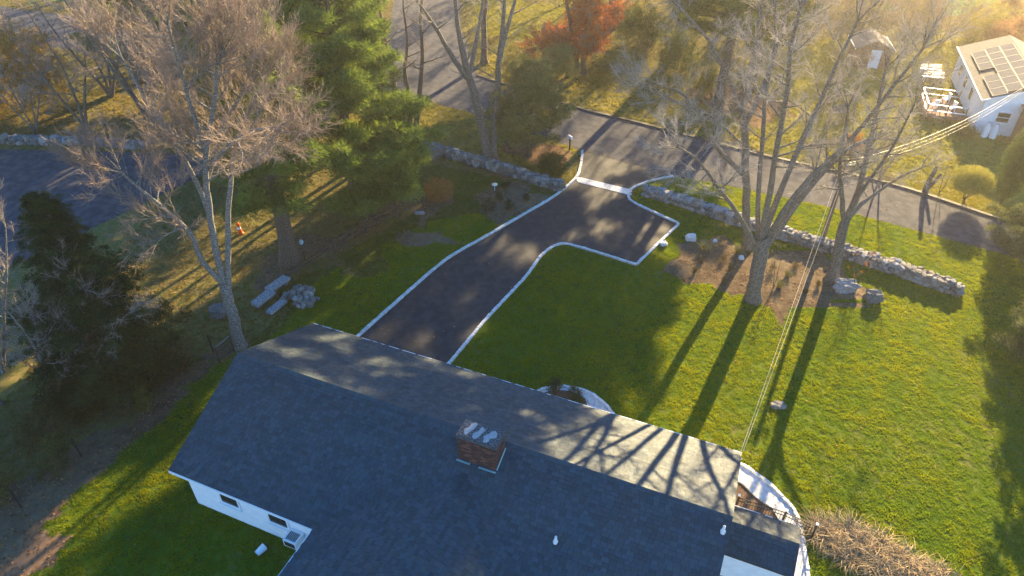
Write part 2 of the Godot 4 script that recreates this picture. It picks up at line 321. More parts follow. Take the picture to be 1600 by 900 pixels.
# ---------------------------------------------------------------- shared small shapes
func make_shapes() -> void:
	rng.seed = 11
	for s in 3:                                   # a spray of bare twigs, one unit long along y
		var b := MB.new()
		var cnt := 13
		for k in cnt:
			var t := 0.0 if k == 0 else rf(0.05, 0.8)
			var p := Vector3(0, t, 0)
			var d := Vector3(0, 1, 0)
			var l := 1.0
			if k > 0:
				var a := rf(0, TAU)
				d = Vector3(cos(a) * 0.75, rf(0.55, 1.2), sin(a) * 0.75).normalized()
				l = rf(0.25, 0.6) * (1.1 - 0.5 * t)
			var r0 := 0.010 if k == 0 else 0.0065
			var mid := p + d * l * 0.55 + runit() * 0.05 * l
			var tip := p + d * l + runit() * 0.1 * l
			b.tube(PackedVector3Array([p, mid, tip]), PackedFloat32Array([r0, r0 * 0.75, r0 * 0.35]), 3)
		sprays.append(b.mesh())
	for s in 4:                                   # stones: 48 triangles, cut out of a cube
		var b := MB.new()
		var f := FastNoiseLite.new()
		f.seed = 40 + s; f.frequency = 0.9
		var lim := rf(0.78, 0.9)
		for ax in 3:
			for sg in [-1.0, 1.0]:
				for i in 2:
					for j in 2:
						var q := []
						for w in [[i, j], [i + 1, j], [i + 1, j + 1], [i, j + 1]]:
							var p := Vector3.ZERO
							p[ax] = sg
							p[(ax + 1) % 3] = w[0] - 1.0
							p[(ax + 2) % 3] = w[1] - 1.0
							var m := p.normalized()
							p = m.lerp(p, 0.42) * lim
							p *= 0.5 * (1.0 + 0.42 * f.get_noise_3dv(m * 1.7))
							q.append(p)
						b.quad(q[0], q[1], q[2], q[3])
		stone_shapes.append(b.mesh())
	clumps.pine = clump_mesh(64, 0.5, 0.30, 0.028, 0.65, true)
	clumps.spruce = clump_mesh(56, 0.5, 0.24, 0.03, 0.5, true)
	clumps.leaf = clump_mesh(34, 0.5, 0.14, 0.11, 0.9, false)
	clumps.fine = clump_mesh(60, 0.5, 0.10, 0.07, 0.9, false)
	# grass tuft
	var g := MB.new()
	for k in 9:
		var a := rf(0, TAU)
		var p := Vector3(cos(a), 0, sin(a)) * rf(0.0, 0.07)
		var b2 := rf(0, TAU)
		var w := Vector3(cos(b2), 0, sin(b2)) * 0.011
		var tip := p + Vector3(rf(-0.05, 0.05), rf(0.04, 0.07), rf(-0.05, 0.05))
		g.tri(p - w, tip, p + w)
	clumps.tuft = g.mesh()
	var lf := MB.new()
	lf.quad(Vector3(-0.5, 0.08, 0), Vector3(0, 0.0, 0.36), Vector3(0.5, 0.12, 0), Vector3(0, 0.02, -0.36))
	clumps.litter = lf.mesh()

func clump_mesh(cnt: int, rad: float, l: float, w: float, squash: float, needles: bool) -> ArrayMesh:
	var b := MB.new()
	for k in cnt:
		var d := runit()
		d.y = absf(d.y) * 0.7 + d.y * 0.3
		d = d.normalized()
		var p := d * rad * pow(rng.randf(), 0.5)
		p.y *= squash
		var dir := (d + runit() * 0.6).normalized() if needles else runit()
		var side := dir.cross(runit()).normalized() * w
		if needles:
			b.tri(p - side, p + dir * l, p + side)
		else:
			var t := dir * l * 0.5
			b.quad(p - t, p + side * 0.5, p + t, p - side * 0.5)
	return b.mesh()

# ---------------------------------------------------------------- trees
func grow(mb: MB, tw: PackedFloat32Array, p: Vector3, d: Vector3, l: float, r: float, lvl: int, c: Dictionary) -> void:
	var n := clampi(int(l / 0.45), 2, 7)
	var pts := PackedVector3Array([p])
	var rad := PackedFloat32Array([r])
	var dirs := [d]
	for k in n:
		d = (d + runit() * c.wander + Vector3(0, c.up, 0)).normalized()
		p += d * (l / n)
		pts.append(p)
		rad.append(maxf(r * (1.0 - 0.8 * (k + 1.0) / n), 0.004))
		dirs.append(d)
	mb.tube(pts, rad, 5 if lvl == 1 else 3)
	if lvl < c.levels:
		var m := maxi(2, int(l * c.dens))
		for k in m:
			var t := 0.18 + 0.8 * (k + rng.randf()) / m
			var q := minf(t, 0.999) * n
			var s := int(q)
			var at := pts[s].lerp(pts[s + 1], q - s)
			var dd: Vector3 = dirs[s + 1]
			var side := dd.cross(runit()).normalized()
			var a := rf(0.45, 0.95)
			grow(mb, tw, at, (dd * cos(a) + side * sin(a)).normalized(), l * rf(0.32, 0.55) * (1.2 - 0.6 * t), maxf(rad[s] * 0.55, 0.006), lvl + 1, c)
	if lvl >= c.levels - 1:
		var m := int(l * c.sprays) + 1
		for k in m:
			var t := 1.0 if k == 0 else rf(0.15, 1.0)
			var q := minf(t, 0.999) * n
			var s := int(q)
			var dd: Vector3 = (dirs[s + 1] as Vector3) + runit() * (0.25 if k == 0 else 0.6) + Vector3(0, c.spray_up, 0)
			var sc: float = c.spray * rf(0.65, 1.25)
			put(tw, basis_y(dd.normalized(), rng.randf() * TAU, Vector3.ONE * sc), pts[s].lerp(pts[s + 1], q - s))

func tree_cfg(over := {}) -> Dictionary:
	var c := {"wander": 0.16, "up": 0.05, "levels": 2, "dens": 1.7, "sprays": 2.4, "spray": 0.95, "spray_up": 0.25, "every": 0.55, "lmax": 3.2, "lmin": 1.2, "from": 0.25, "wood": M.bark_grey, "twig": M.twig_grey, "sides": 8, "tips": 4, "seed": 1, "out": 0.75}
	c.merge(over, true)
	return c

func bare_tree(called: String, label: String, stems: Array, over := {}, group := "") -> Node3D:
	var c := tree_cfg(over)
	rng.seed = c.seed
	var base := Vector3(stems[0][0], 0, stems[0][2])
	var t := thing(called, label, "tree", base, 0.0, group)
	var trunk := MB.new()
	var mb := MB.new()
	var tw := PackedFloat32Array()
	for si in stems.size():
		var s: Array = stems[si]
		var raw := PackedVector3Array()
		var rr := PackedFloat32Array()
		for k in s.size() / 4:
			raw.append(Vector3(s[k * 4], s[k * 4 + 1], s[k * 4 + 2]) - base)
			rr.append(s[k * 4 + 3])
		var pts := PackedVector3Array()
		var rad := PackedFloat32Array()
		var len_ := 0.0
		for k in raw.size() - 1:
			var sub := 4
			for j in sub:
				var f := float(j) / sub
				var a := raw[maxi(k - 1, 0)]
				var e := raw[mini(k + 2, raw.size() - 1)]
				var p := raw[k].cubic_interpolate(raw[k + 1], a, e, f)
				if pts.size() > 0:
					p += runit() * 0.04 * minf(1.0, 4.0 * rr[k])
				pts.append(p)
				var r := lerpf(rr[k], rr[k + 1], f)
				if p.y < 1.0 and rr[0] > 0.2:
					r *= 1.0 + 0.55 * pow(1.0 - maxf(p.y, 0.0), 2.5)
				rad.append(r)
			len_ += raw[k].distance_to(raw[k + 1])
		pts.append(raw[-1]); rad.append(rr[-1])
		trunk.tube(pts, rad, c.sides)
		if si == 0 and c.get("plain_trunk", false):
			continue
		var m := int(len_ * (1.0 - c.from) / c.every)
		for k in m:
			var f: float = c.from + (1.0 - c.from) * (k + rng.randf()) / m
			var q := minf(f, 0.999) * (pts.size() - 1)
			var s2 := int(q)
			var p := pts[s2].lerp(pts[s2 + 1], q - s2)
			var d := (pts[s2 + 1] - pts[s2]).normalized()
			var side := d.cross(runit()).normalized()
			if p.y < c.get("clear", 0.0):
				continue
			grow(mb, tw, p, (d * (1.0 - c.out) + side * c.out + Vector3(0, 0.15, 0)).normalized(), lerpf(c.lmax, c.lmin, f) * rf(0.7, 1.2), minf(rad[s2] * 0.5, 0.07), 1, c)
		for k in c.tips:
			var d := (pts[-1] - pts[-3]).normalized()
			grow(mb, tw, pts[-1], (d + runit() * 0.55).normalized(), c.lmax * rf(0.5, 0.8), rad[-1] * 0.8, 1, c)
	part(t, "trunk", trunk.mesh(), c.wood)
	var cr := part(t, "crown", mb.mesh(), c.wood)
	var half := PackedFloat32Array()
	var cuts := [PackedFloat32Array(), PackedFloat32Array(), PackedFloat32Array()]
	for k in tw.size() / 12:
		cuts[k % 3].append_array(tw.slice(k * 12, k * 12 + 12))
	for k in 3:
		if cuts[k].size():
			scatter(cr, "twigs", sprays[k], c.twig, cuts[k])
	if c.has("leaf"):
		var lf := PackedFloat32Array()
		for k in tw.size() / 12:
			if rng.randf() > c.leaf_share:
				continue
			var p := Vector3(tw[k * 12 + 3], tw[k * 12 + 7], tw[k * 12 + 11]) + runit() * 0.3
			put(lf, basis_y(runit(), rf(0, TAU), Vector3.ONE * rf(0.7, 1.3) * c.leaf_size), p)
			var cc: Color = (c.leaf[0] as Color).lerp(c.leaf[1], rng.randf())
			lf.append_array(PackedFloat32Array([cc.r, cc.g, cc.b, 1.0]))
		scatter(cr, "leaves", clumps.leaf, M.leaf, lf, true)
	return t

# simple stems for a tree that the photograph shows only in passing: [n stems, height, lean]
func fan(n: int, h: float, lean: float, r: float, where: Vector3, seed_: int) -> Array:
	rng.seed = seed_
	var out := []
	for k in n:
		var a := TAU * (k + rf(-0.2, 0.2)) / n
		var s := []
		var d := Vector3(cos(a) * lean, 1, sin(a) * lean).normalized()
		var p := where + Vector3(0, -0.05, 0)
		for j in 5:
			s.append_array([p.x, p.y, p.z, r * (1.0 - 0.19 * j)])
			d = (d + Vector3(rf(-0.12, 0.12), 0.05, rf(-0.12, 0.12))).normalized()
			p += d * h / 4.0
		out.append(s)
	return out

func conifer(called: String, label: String, where: Vector3, o: Dictionary, group := "") -> Node3D:
	rng.seed = o.seed
	var t := thing(called, label, "tree", where, 0.0, group)
	var h: float = o.h
	var trunk := MB.new()
	var pts := PackedVector3Array()
	var rad := PackedFloat32Array()
	for k in 12:
		var f := k / 11.0
		pts.append(Vector3(sin(f * 3.0) * 0.12, f * h - 0.05, cos(f * 2.0) * 0.1 - 0.1))
		rad.append(lerpf(o.r, 0.03, f) * (1.0 + (0.5 if k == 0 else 0.0)))
	trunk.tube(pts, rad, 10)
	part(t, "trunk", trunk.mesh(), M.bark_brown)
	var mb := MB.new()
	var buf := PackedFloat32Array()
	var y: float = o.h0
	while y < h - 0.15:
		var f: float = (y - o.h0) / (h - o.h0)
		var reach: float = o.reach * pow(1.0 - f, o.get("taper", 0.75)) * (0.75 + 0.25 * minf(1.0, f * 5.0)) + 0.25
		for k in int(o.per):
			var a := rf(0, TAU)
			if y < o.get("low", 0.0):
				a = -o.low_dir + rf(-0.9, 0.9)
			var l := reach * rf(0.65, 1.15)
			var rise: float = o.rise + 0.35 * f
			var d := Vector3(cos(a), rise, sin(a)).normalized()
			var p := Vector3(0, y + rf(-0.2, 0.2), 0)
			var bp := PackedVector3Array([p])
			var br := PackedFloat32Array([0.012 + 0.012 * l])
			var n := maxi(3, int(l / 0.55))
			for j in n:
				d = (d + Vector3(rf(-0.1, 0.1), o.curl / n, rf(-0.1, 0.1))).normalized()
				p += d * l / n
				bp.append(p); br.append(br[0] * (1.0 - 0.85 * (j + 1.0) / n))
				var ff := (j + 1.0) / n
				if ff < o.bare:
					continue
				var sd := Vector3(-d.z, 0, d.x).normalized()
				for s in [-1.0, 1.0]:
					var bl: float = o.side * (1.15 - ff) * l * rf(0.5, 1.0)
					var m := maxi(1, int(bl / o.step))
					for w in m + 1:
						var q: Vector3 = p + (sd * s + d * 0.7).normalized() * (bl * w / m) + Vector3(0, rf(-0.12, 0.12) - o.droop * bl * w / m, 0) + runit() * 0.1
						var sc: float = o.size * rf(0.7, 1.25) * (1.0 - o.get("shrink", 0.0) * f)
						put(buf, basis_y((Vector3(0, 1, 0) + d * 0.5 + runit() * 0.3).normalized(), rf(0, TAU), Vector3.ONE * sc), q)
						var cc: Color = (o.lo as Color).lerp(o.hi, rng.randf())
						buf.append_array(PackedFloat32Array([cc.r, cc.g, cc.b, 1.0]))
			mb.tube(bp, br, 4)
		y += o.gap * rf(0.8, 1.2)
	var cr := part(t, "crown", mb.mesh(), M.bark_brown)
	scatter(cr, "needles", clumps[o.get("clump", "pine")], M.needle, buf, true)
	return t

# a shrub: stems and clumps of leaves gathered on lobes
func shrub(called: String, label: String, where: Vector3, size: Vector3, n: int, lo: Color, hi: Color, seed_: int, o := {}, group := "") -> Node3D:
	rng.seed = seed_
	var t := thing(called, label, o.get("category", "shrub"), where, 0.0, group)
	var lobes := []
	for k in o.get("lobes", 7):
		var d := runit()
		d.y = absf(d.y)
		lobes.append(Vector3(d.x * 0.55, 0.25 + d.y * 0.55, d.z * 0.55))
	var lift: float = o.get("lift", 0.0)
	var st := MB.new()
	for k in o.get("stems", 7):
		var e: Vector3 = lobes[k % lobes.size()] * size * Vector3(0.5, 1, 0.5) + Vector3(0, lift, 0)
		st.tube(PackedVector3Array([Vector3(rf(-0.05, 0.05), -0.03, rf(-0.05, 0.05)), e * 0.5 + runit() * 0.05 * size.y, e]), PackedFloat32Array([0.03, 0.022, 0.008]) if size.y > 1.0 else PackedFloat32Array([0.014, 0.01, 0.004]), 4)
	part(t, "stems", st.mesh(), o.get("wood", M.bark_brown))
	var buf := PackedFloat32Array()
	for k in n:
		var q: Vector3 = lobes[rng.randi() % lobes.size()] if not o.get("ball", false) else Vector3(0, 0.48, 0)
		var d := runit() * pow(rng.randf(), 0.4) * (0.42 if not o.get("ball", false) else 0.5)
		if o.get("ball", false):
			d *= Vector3(2.0, 1.0, 2.0)
		var p := (q + d) * size * Vector3(0.5, 1.0, 0.5)
		p.y = maxf(p.y, 0.03) + lift
		put(buf, basis_y(runit(), rf(0, TAU), Vector3.ONE * o.get("leaf", 0.4) * rf(0.7, 1.3)), p)
		var cc := lo.lerp(hi, rng.randf())
		buf.append_array(PackedFloat32Array([cc.r, cc.g, cc.b, 1.0]))
	if n > 0:
		scatter(t, "foliage", clumps[o.get("clump", "leaf")], M.leaf, buf, true)
	return t

# arching dry or green blades growing from one root
func blades(called: String, label: String, category: String, where: Vector3, n: int, l: float, spread: float, lo: Color, hi: Color, seed_: int, group := "", width := 0.012) -> Node3D:
	rng.seed = seed_
	var t := thing(called, label, category, where, 0.0, group)
	var b := MB.new()
	b.tinted = true
	for k in n:
		var a := rf(0, TAU)
		var out := Vector3(cos(a), 0, sin(a))
		var len_ := l * rf(0.55, 1.15)
		var p := out * rf(0, 0.12) * spread + Vector3(rf(-0.05, 0.05), 0, rf(-0.05, 0.05)) * (1.0 if spread < 1.5 else 9.0)
		var d := (Vector3.UP + out * spread * rf(0.1, 0.9)).normalized()
		var w := Vector3(-out.z, 0, out.x).rotated(d, rf(-0.8, 0.8)) * width
		b.col = lo.lerp(hi, rng.randf())
		for j in 4:
			var q := p + d * len_ / 4.0
			var w2 := w * (0.9 - 0.22 * j)
			b.quad(p - w, p + w, q + w2, q - w2)
			p = q; w = w2
			d = (d + out * 0.16 * spread + Vector3(rf(-0.25, 0.25), -0.2 * minf(spread, 1.3), rf(-0.25, 0.25)) * (1.0 if spread < 1.5 else 1.7)).normalized()
			if p.y < 0.05:
				d.y = absf(d.y)
	part(t, "blades", b.mesh(), M.straw, true)
	return t

# ---------------------------------------------------------------- ground
func poly_to_mask(poly: PackedVector2Array, code: int) -> void:
	var lo := 1e9
	var hi := -1e9
	for p in poly:
		lo = minf(lo, p.y); hi = maxf(hi, p.y)
	var j0 := clampi(int((lo + 125.0) * 6.4), 0, GH - 1)
	var j1 := clampi(int((hi + 125.0) * 6.4), 0, GH - 1)
	for j in range(j0, j1 + 1):
		var z := (j + 0.5) / 6.4 - 125.0
		var xs := []
		for k in poly.size():
			var a := poly[k]
			var b := poly[(k + 1) % poly.size()]
			if (a.y <= z) != (b.y <= z):
				xs.append(a.x + (z - a.y) / (b.y - a.y) * (b.x - a.x))
		xs.sort()
		for k in range(0, xs.size() - 1, 2):
			for i in range(clampi(int((xs[k] + 80.0) * 6.4 + 0.5), 0, GW), clampi(int((xs[k + 1] + 80.0) * 6.4 + 0.5), 0, GW)):
				mask[j * GW + i] = code

func P(a: Array) -> PackedVector2Array:
	var o := PackedVector2Array()
	for k in a.size() / 2:
		o.append(Vector2(a[k * 2], a[k * 2 + 1]))
	return o

func noise_bytes(freq: float, seed_: int, oct := 4) -> PackedByteArray:
	var f := FastNoiseLite.new()
	f.seed = seed_; f.frequency = freq; f.fractal_octaves = oct
	var im := f.get_image(GW, GH)
	im.convert(Image.FORMAT_L8)
	return im.get_data()

func palette(stops: Array) -> PackedByteArray:
	var o := PackedByteArray()
	o.resize(768)
	for k in 256:
		var f := k / 255.0 * (stops.size() - 1)
		var s := mini(int(f), stops.size() - 2)
		var c: Color = (stops[s] as Color).lerp(stops[s + 1], f - s).linear_to_srgb()
		o[k * 3] = int(clampf(c.r, 0, 1) * 255); o[k * 3 + 1] = int(clampf(c.g, 0, 1) * 255); o[k * 3 + 2] = int(clampf(c.b, 0, 1) * 255)
	return o

func make_ground() -> void:
	mask.resize(GW * GH)
	for r in REGIONS:
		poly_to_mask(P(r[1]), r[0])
	poly_to_mask(P(ROAD), 6); poly_to_mask(P(SIDE), 6); poly_to_mask(P(DRIVE), 6)
	for q in [WALK_SIDE, WALK_FRONT, [0.4, -4.7, 21.6, -4.7, 21.6, 4.7, 16.5, 4.7, 16.5, 14, 7.7, 14, 7.7, 4.7, 0.4, 4.7]]:
		var pl := PackedVector2Array()
		for k in q.size() / 2:
			pl.append(hw(q[k * 2], q[k * 2 + 1]))
		poly_to_mask(pl, 6)
	var wx := noise_bytes(0.03, 1)
	var wz := noise_bytes(0.03, 2)
	var n1 := noise_bytes(0.012, 3)
	var n2 := noise_bytes(0.16, 4)
	var n3 := noise_bytes(0.45, 5, 2)
	var pal := []
	for p in PALETTES:
		pal.append(palette(p))
	var raw := PackedByteArray()
	raw.resize(GW * GH * 3)
	for j in GH:
		for i in GW:
			var k := j * GW + i
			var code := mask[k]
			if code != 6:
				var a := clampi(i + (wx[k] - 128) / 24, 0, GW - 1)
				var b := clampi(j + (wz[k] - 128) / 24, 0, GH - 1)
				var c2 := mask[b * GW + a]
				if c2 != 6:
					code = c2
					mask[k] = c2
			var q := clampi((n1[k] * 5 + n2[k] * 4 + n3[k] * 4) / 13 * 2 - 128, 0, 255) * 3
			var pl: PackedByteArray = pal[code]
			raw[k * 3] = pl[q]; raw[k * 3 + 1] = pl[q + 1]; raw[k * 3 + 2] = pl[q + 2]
	ground_image = Image.create_from_data(GW, GH, false, Image.FORMAT_RGB8, raw)
	var m := StandardMaterial3D.new()
	m.resource_name = "ground"
	m.albedo_texture = ImageTexture.create_from_image(ground_image)
	m.texture_repeat = false
	m.roughness = 1.0
	m.metallic_specular = 0.1
	var s := SurfaceTool.new()
	s.begin(Mesh.PRIMITIVE_TRIANGLES)
	var xs := [-900.0, -80.0, 80.0, 900.0]
	var zs := [-1100.0, -125.0, 0.0, 500.0]
	for a in 3:
		for b in 3:
			var q := [Vector3(xs[a], 0, zs[b]), Vector3(xs[a + 1], 0, zs[b]), Vector3(xs[a + 1], 0, zs[b + 1]), Vector3(xs[a], 0, zs[b + 1])]
			for k in [0, 1, 2, 0, 2, 3]:
				s.set_uv(Vector2((q[k].x + 80.0) / 160.0, (q[k].z + 125.0) / 125.0))
				s.set_normal(Vector3.UP)
				s.add_vertex(q[k])
	struct("ground", s.commit(), m)

func sheet(called: String, poly: PackedVector2Array, y: float, mat: Material) -> void:
	var b := MB.new()
	var t := Geometry2D.triangulate_polygon(poly)
	for p in poly:
		b.v.append(Vector3(p.x, y, p.y)); b.n.append(Vector3.UP)
	for k in t.size() / 3:
		var a := poly[t[k * 3]]
		var c := poly[t[k * 3 + 1]]
		var d := poly[t[k * 3 + 2]]
		if (c - a).cross(d - a) > 0.0:
			b.i.append_array(PackedInt32Array([t[k * 3], t[k * 3 + 1], t[k * 3 + 2]]))
		else:
			b.i.append_array(PackedInt32Array([t[k * 3], t[k * 3 + 2], t[k * 3 + 1]]))
	struct(called, b.mesh(), mat)

func smooth(a: Array, step := 0.23) -> PackedVector2Array:
	var c := Curve2D.new()
	var p := P(a)
	for k in p.size():
		var pr := p[maxi(k - 1, 0)]
		var nx := p[mini(k + 1, p.size() - 1)]
		var sharp := k > 0 and k < p.size() - 1 and (p[k] - pr).normalized().dot((nx - p[k]).normalized()) < 0.25
		var d := Vector2.ZERO if sharp else (nx - pr).normalized()
		c.add_point(p[k], -d * (p[k] - pr).length() * 0.3, d * (nx - p[k]).length() * 0.3)
	c.bake_interval = step
	var l := c.get_baked_length()
	var o := PackedVector2Array()
	for k in int(l / step) + 1:
		o.append(c.sample_baked(k * step))
	return o

func block_line(b: MB, line: PackedVector2Array, w: float, h: float) -> void:
	for k in line.size() - 1:
		var a := line[k]
		var e := line[k + 1]
		var d := e - a
		if d.length() < 0.02:
			continue
		var ang := atan2(-d.y, d.x)
		b.tinted = true
		var tone := rf(0.78, 1.0)
		b.col = Color(tone, tone * rf(0.96, 1.0), tone * rf(0.92, 1.0))
		var hh := h * rf(0.8, 1.15)
		b.box(Transform3D(Basis(Vector3.UP, ang + rf(-0.05, 0.05)), Vector3((a.x + e.x) / 2, hh / 2, (a.y + e.y) / 2) + Vector3(rf(-0.012, 0.012), 0, rf(-0.012, 0.012))), Vector3(d.length() * rf(0.88, 0.96), hh, w * rf(0.9, 1.04)))

func kerb(called: String, line: PackedVector2Array, w: float, h: float) -> void:
	var o := Node3D.new()
	o.name = numbered(called)
	add_child(o)
	o.set_meta("kind", "structure")
	var b := MB.new()
	block_line(b, line, w, h)
	part(o, "block", b.mesh(), M.granite, true)

func in_view(x: float, z: float) -> bool:
	return absf(x) < 15.0 + 0.58 * -z and z > -112.0 and z < -11.0

func code_at(x: float, z: float) -> int:
	var i := int((x + 80.0) * 6.4)
	var j := int((z + 125.0) * 6.4)
	if i < 0 or j < 0 or i >= GW or j >= GH:
		return 0
	return mask[j * GW + i]

func make_grass() -> void:
	rng.seed = 77
	var f := FastNoiseLite.new()
	f.seed = 9; f.frequency = 0.35; f.fractal_octaves = 3
	var f2 := FastNoiseLite.new()
	f2.seed = 19; f2.frequency = 1.6; f2.fractal_octaves = 2
	var lawn := PackedFloat32Array()
	var gold := PackedFloat32Array()
	var litter := PackedFloat32Array()
	var share := [0.42, 1.0, 0.75, 0.55, 0.0, 0.06, 0.0, 0.3, 0.6, 0.0]
	# blade colours for each kind of ground: rough verge, lawn, mixed lawn, dormant lawn (its gold is partly sunlight put into the colour), bed, litter, paving, field, dry lawn; fresh blades, then dry ones
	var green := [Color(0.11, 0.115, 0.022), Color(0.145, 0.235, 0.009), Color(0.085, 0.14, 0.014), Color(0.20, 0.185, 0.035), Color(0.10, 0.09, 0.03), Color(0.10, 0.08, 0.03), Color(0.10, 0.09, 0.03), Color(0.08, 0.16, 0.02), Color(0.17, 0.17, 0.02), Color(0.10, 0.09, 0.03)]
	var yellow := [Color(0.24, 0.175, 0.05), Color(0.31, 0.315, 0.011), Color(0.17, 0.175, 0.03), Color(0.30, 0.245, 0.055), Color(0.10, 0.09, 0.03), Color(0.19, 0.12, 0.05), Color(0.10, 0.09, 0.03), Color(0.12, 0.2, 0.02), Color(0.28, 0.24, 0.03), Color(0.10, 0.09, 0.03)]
	for part_ in [[-26.0, 36.0, -50.0, -12.0, 900000, 0.72], [-70.0, 70.0, -110.0, -50.0, 330000, 1.9]]:
		for k in int(part_[4]):
			var x := rf(part_[0], part_[1])
			var z := rf(part_[2], part_[3])
			if not in_view(x, z):
				continue
			var code := code_at(x, z)
			if rng.randf() > share[code]:
				continue
			var h := f.get_noise_2d(x, z)
			var h2 := f2.get_noise_2d(x, z)
			if h2 < -0.38 and rng.randf() < 0.8:
				continue
			var s: float = part_[5] * rf(0.7, 1.25) * (1.0 + 0.3 * h + 0.35 * h2)
			var bs := Basis(Vector3.UP, rf(0, TAU)).scaled(Vector3(s, s * (1.05 + 0.4 * h2), s))
			if code == 1:                            # the mower laid the blades over, one pass this way and the next that way
				bs = Basis(Vector3(0.86, 0, 0.5).normalized(), 0.42 if int(floor((x * 0.86 + z * 0.5) / 0.6)) % 2 == 0 else -0.30) * bs
			put(lawn, bs, Vector3(x, 0.0, z))
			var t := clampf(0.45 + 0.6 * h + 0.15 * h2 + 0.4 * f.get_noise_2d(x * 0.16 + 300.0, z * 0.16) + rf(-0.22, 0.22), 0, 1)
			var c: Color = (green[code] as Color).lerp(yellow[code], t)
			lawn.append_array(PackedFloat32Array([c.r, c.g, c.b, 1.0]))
	var g := scatter(self, "lawn_grass", clumps.tuft, M.grass, lawn, true)
	tag(g, "short rough grass of the lawns around house and road", "grass")
	for k in 420000:
		var z := rf(-100.0, -13.0)
		var x := rf(-62.0, 40.0)
		if not in_view(x, z):
			continue
		var code := code_at(x, z)
		var want: float = [0.75, 0.03, 0.12, 0.10, 1.0, 1.0, 0.02, 0.0, 0.05, 0.0][code]
		if rng.randf() > want * (0.6 + 0.9 * f.get_noise_2d(x + 50.0, z)):
			continue
		var s := rf(0.07, 0.14)
		put(litter, Basis(Vector3(rf(-0.4, 0.4), 1, rf(-0.4, 0.4)).normalized(), rf(0, TAU)).scaled(Vector3(s, s, s)), Vector3(x, 0.024 if code != 6 else 0.028, z))
		var c := Color(0.17, 0.09, 0.042).lerp(Color(0.36, 0.21, 0.105), rng.randf())
		if rng.randf() < 0.12:
			c = Color(0.34, 0.13, 0.03)
		litter.append_array(PackedFloat32Array([c.r, c.g, c.b, 1.0]))
	print("tufts ", lawn.size() / 16, " leaves ", litter.size() / 16)
	var l := scatter(self, "fallen_leaves", clumps.litter, M.leaf, litter, true)
	tag(l, "brown fallen leaves strewn over grass and dirt", "leaves")

# ---------------------------------------------------------------- stones
func stone_wall(called: String, label: String, a: Array, w: float, h: float, size: float, most: int, seed_: int, mats: Array) -> void:
	rng.seed = seed_
	var line := smooth(a, size * 0.95)
	var t := thing(called, label, "stone wall", Vector3(line[0].x, 0, line[0].y))
	var rows := maxi(1, int(round(h / (size * 0.66))))
	var all := []
	for k in line.size() - 1:
		var d := (line[k + 1] - line[k]).normalized()
		var nn := Vector2(-d.y, d.x)
		var hk := h * rf(0.85, 1.12)
		for r in rows:
			for s in [-0.5, 0.0, 0.5]:
				if s == 0.0 and r < rows - 1:
					continue
				var big := rf(0.75, 1.3)
				var sz := Vector3(size * big * rf(0.9, 1.25), size * rf(0.62, 0.9) * big, size * big * rf(0.85, 1.15))
				var off: float = s * (w - size) * (1.0 - 0.25 * r / rows) + rf(-0.05, 0.05)
				var p := line[k] + d * rf(-0.12, 0.12) * size + nn * off + d * (size * 0.45 if r % 2 else 0.0)
				var y := size * 0.26 + r * hk / rows + rf(-0.03, 0.03)
				var b := Basis.from_euler(Vector3(rf(-0.3, 0.3), rf(0, TAU), rf(-0.3, 0.3))).scaled_local(sz * 1.2)
				var rank := (0 if r == rows - 1 else 2 + rows - r) + (1 if nn.y * s < 0.0 else 0)
				all.append([rank + all.size() * 1e-6, Transform3D(b, Vector3(p.x, y, p.y) - t.position), rng.randi() % 4, rng.randi() % mats.size()])
	all.sort_custom(func(p, q): return p[0] < q[0])
	var rest := {}
	for k in all.size():
		var e: Array = all[k]
		if k < most:
			var m := part(t, "stone", stone_shapes[e[2]], mats[e[3]])
			m.transform = e[1]
		else:
			if not rest.has(e[2]):
				rest[e[2]] = PackedFloat32Array()
			put(rest[e[2]], e[1].basis, e[1].origin)
	for k in rest:
		scatter(t, "lower_stones", stone_shapes[k], mats[k % mats.size()], rest[k])

func boulder(called: String, label: String, where: Vector3, s: Vector3, mat: Material, seed_: int, group := "", turn := 0.0) -> void:
	var b := MB.new()
	var f := FastNoiseLite.new()
	f.seed = seed_; f.frequency = 0.8; f.fractal_octaves = 3
	var n := 7
	for ax in 3:
		for sg in [-1.0, 1.0]:
			for i in n:
				for j in n:
					var q := []
					for w in [[i, j], [i + 1, j], [i + 1, j + 1], [i, j + 1]]:
						var p := Vector3.ZERO
						p[ax] = sg
						p[(ax + 1) % 3] = w[0] * 2.0 / n - 1.0
						p[(ax + 2) % 3] = w[1] * 2.0 / n - 1.0
						var m := p.normalized()
						p = m.lerp(p, 0.3) * (0.5 + 0.22 * f.get_noise_3dv(m * 1.6) + 0.05 * f.get_noise_3dv(m * 6.0))
						q.append((p + Vector3(0, 0.33, 0)) * s)
					b.quad(q[0], q[1], q[2], q[3])
	var o := part(self, numbered(called), b.mesh(), mat)
	o.position = where
	o.rotation.y = turn
	tag(o, label, "rock", group)

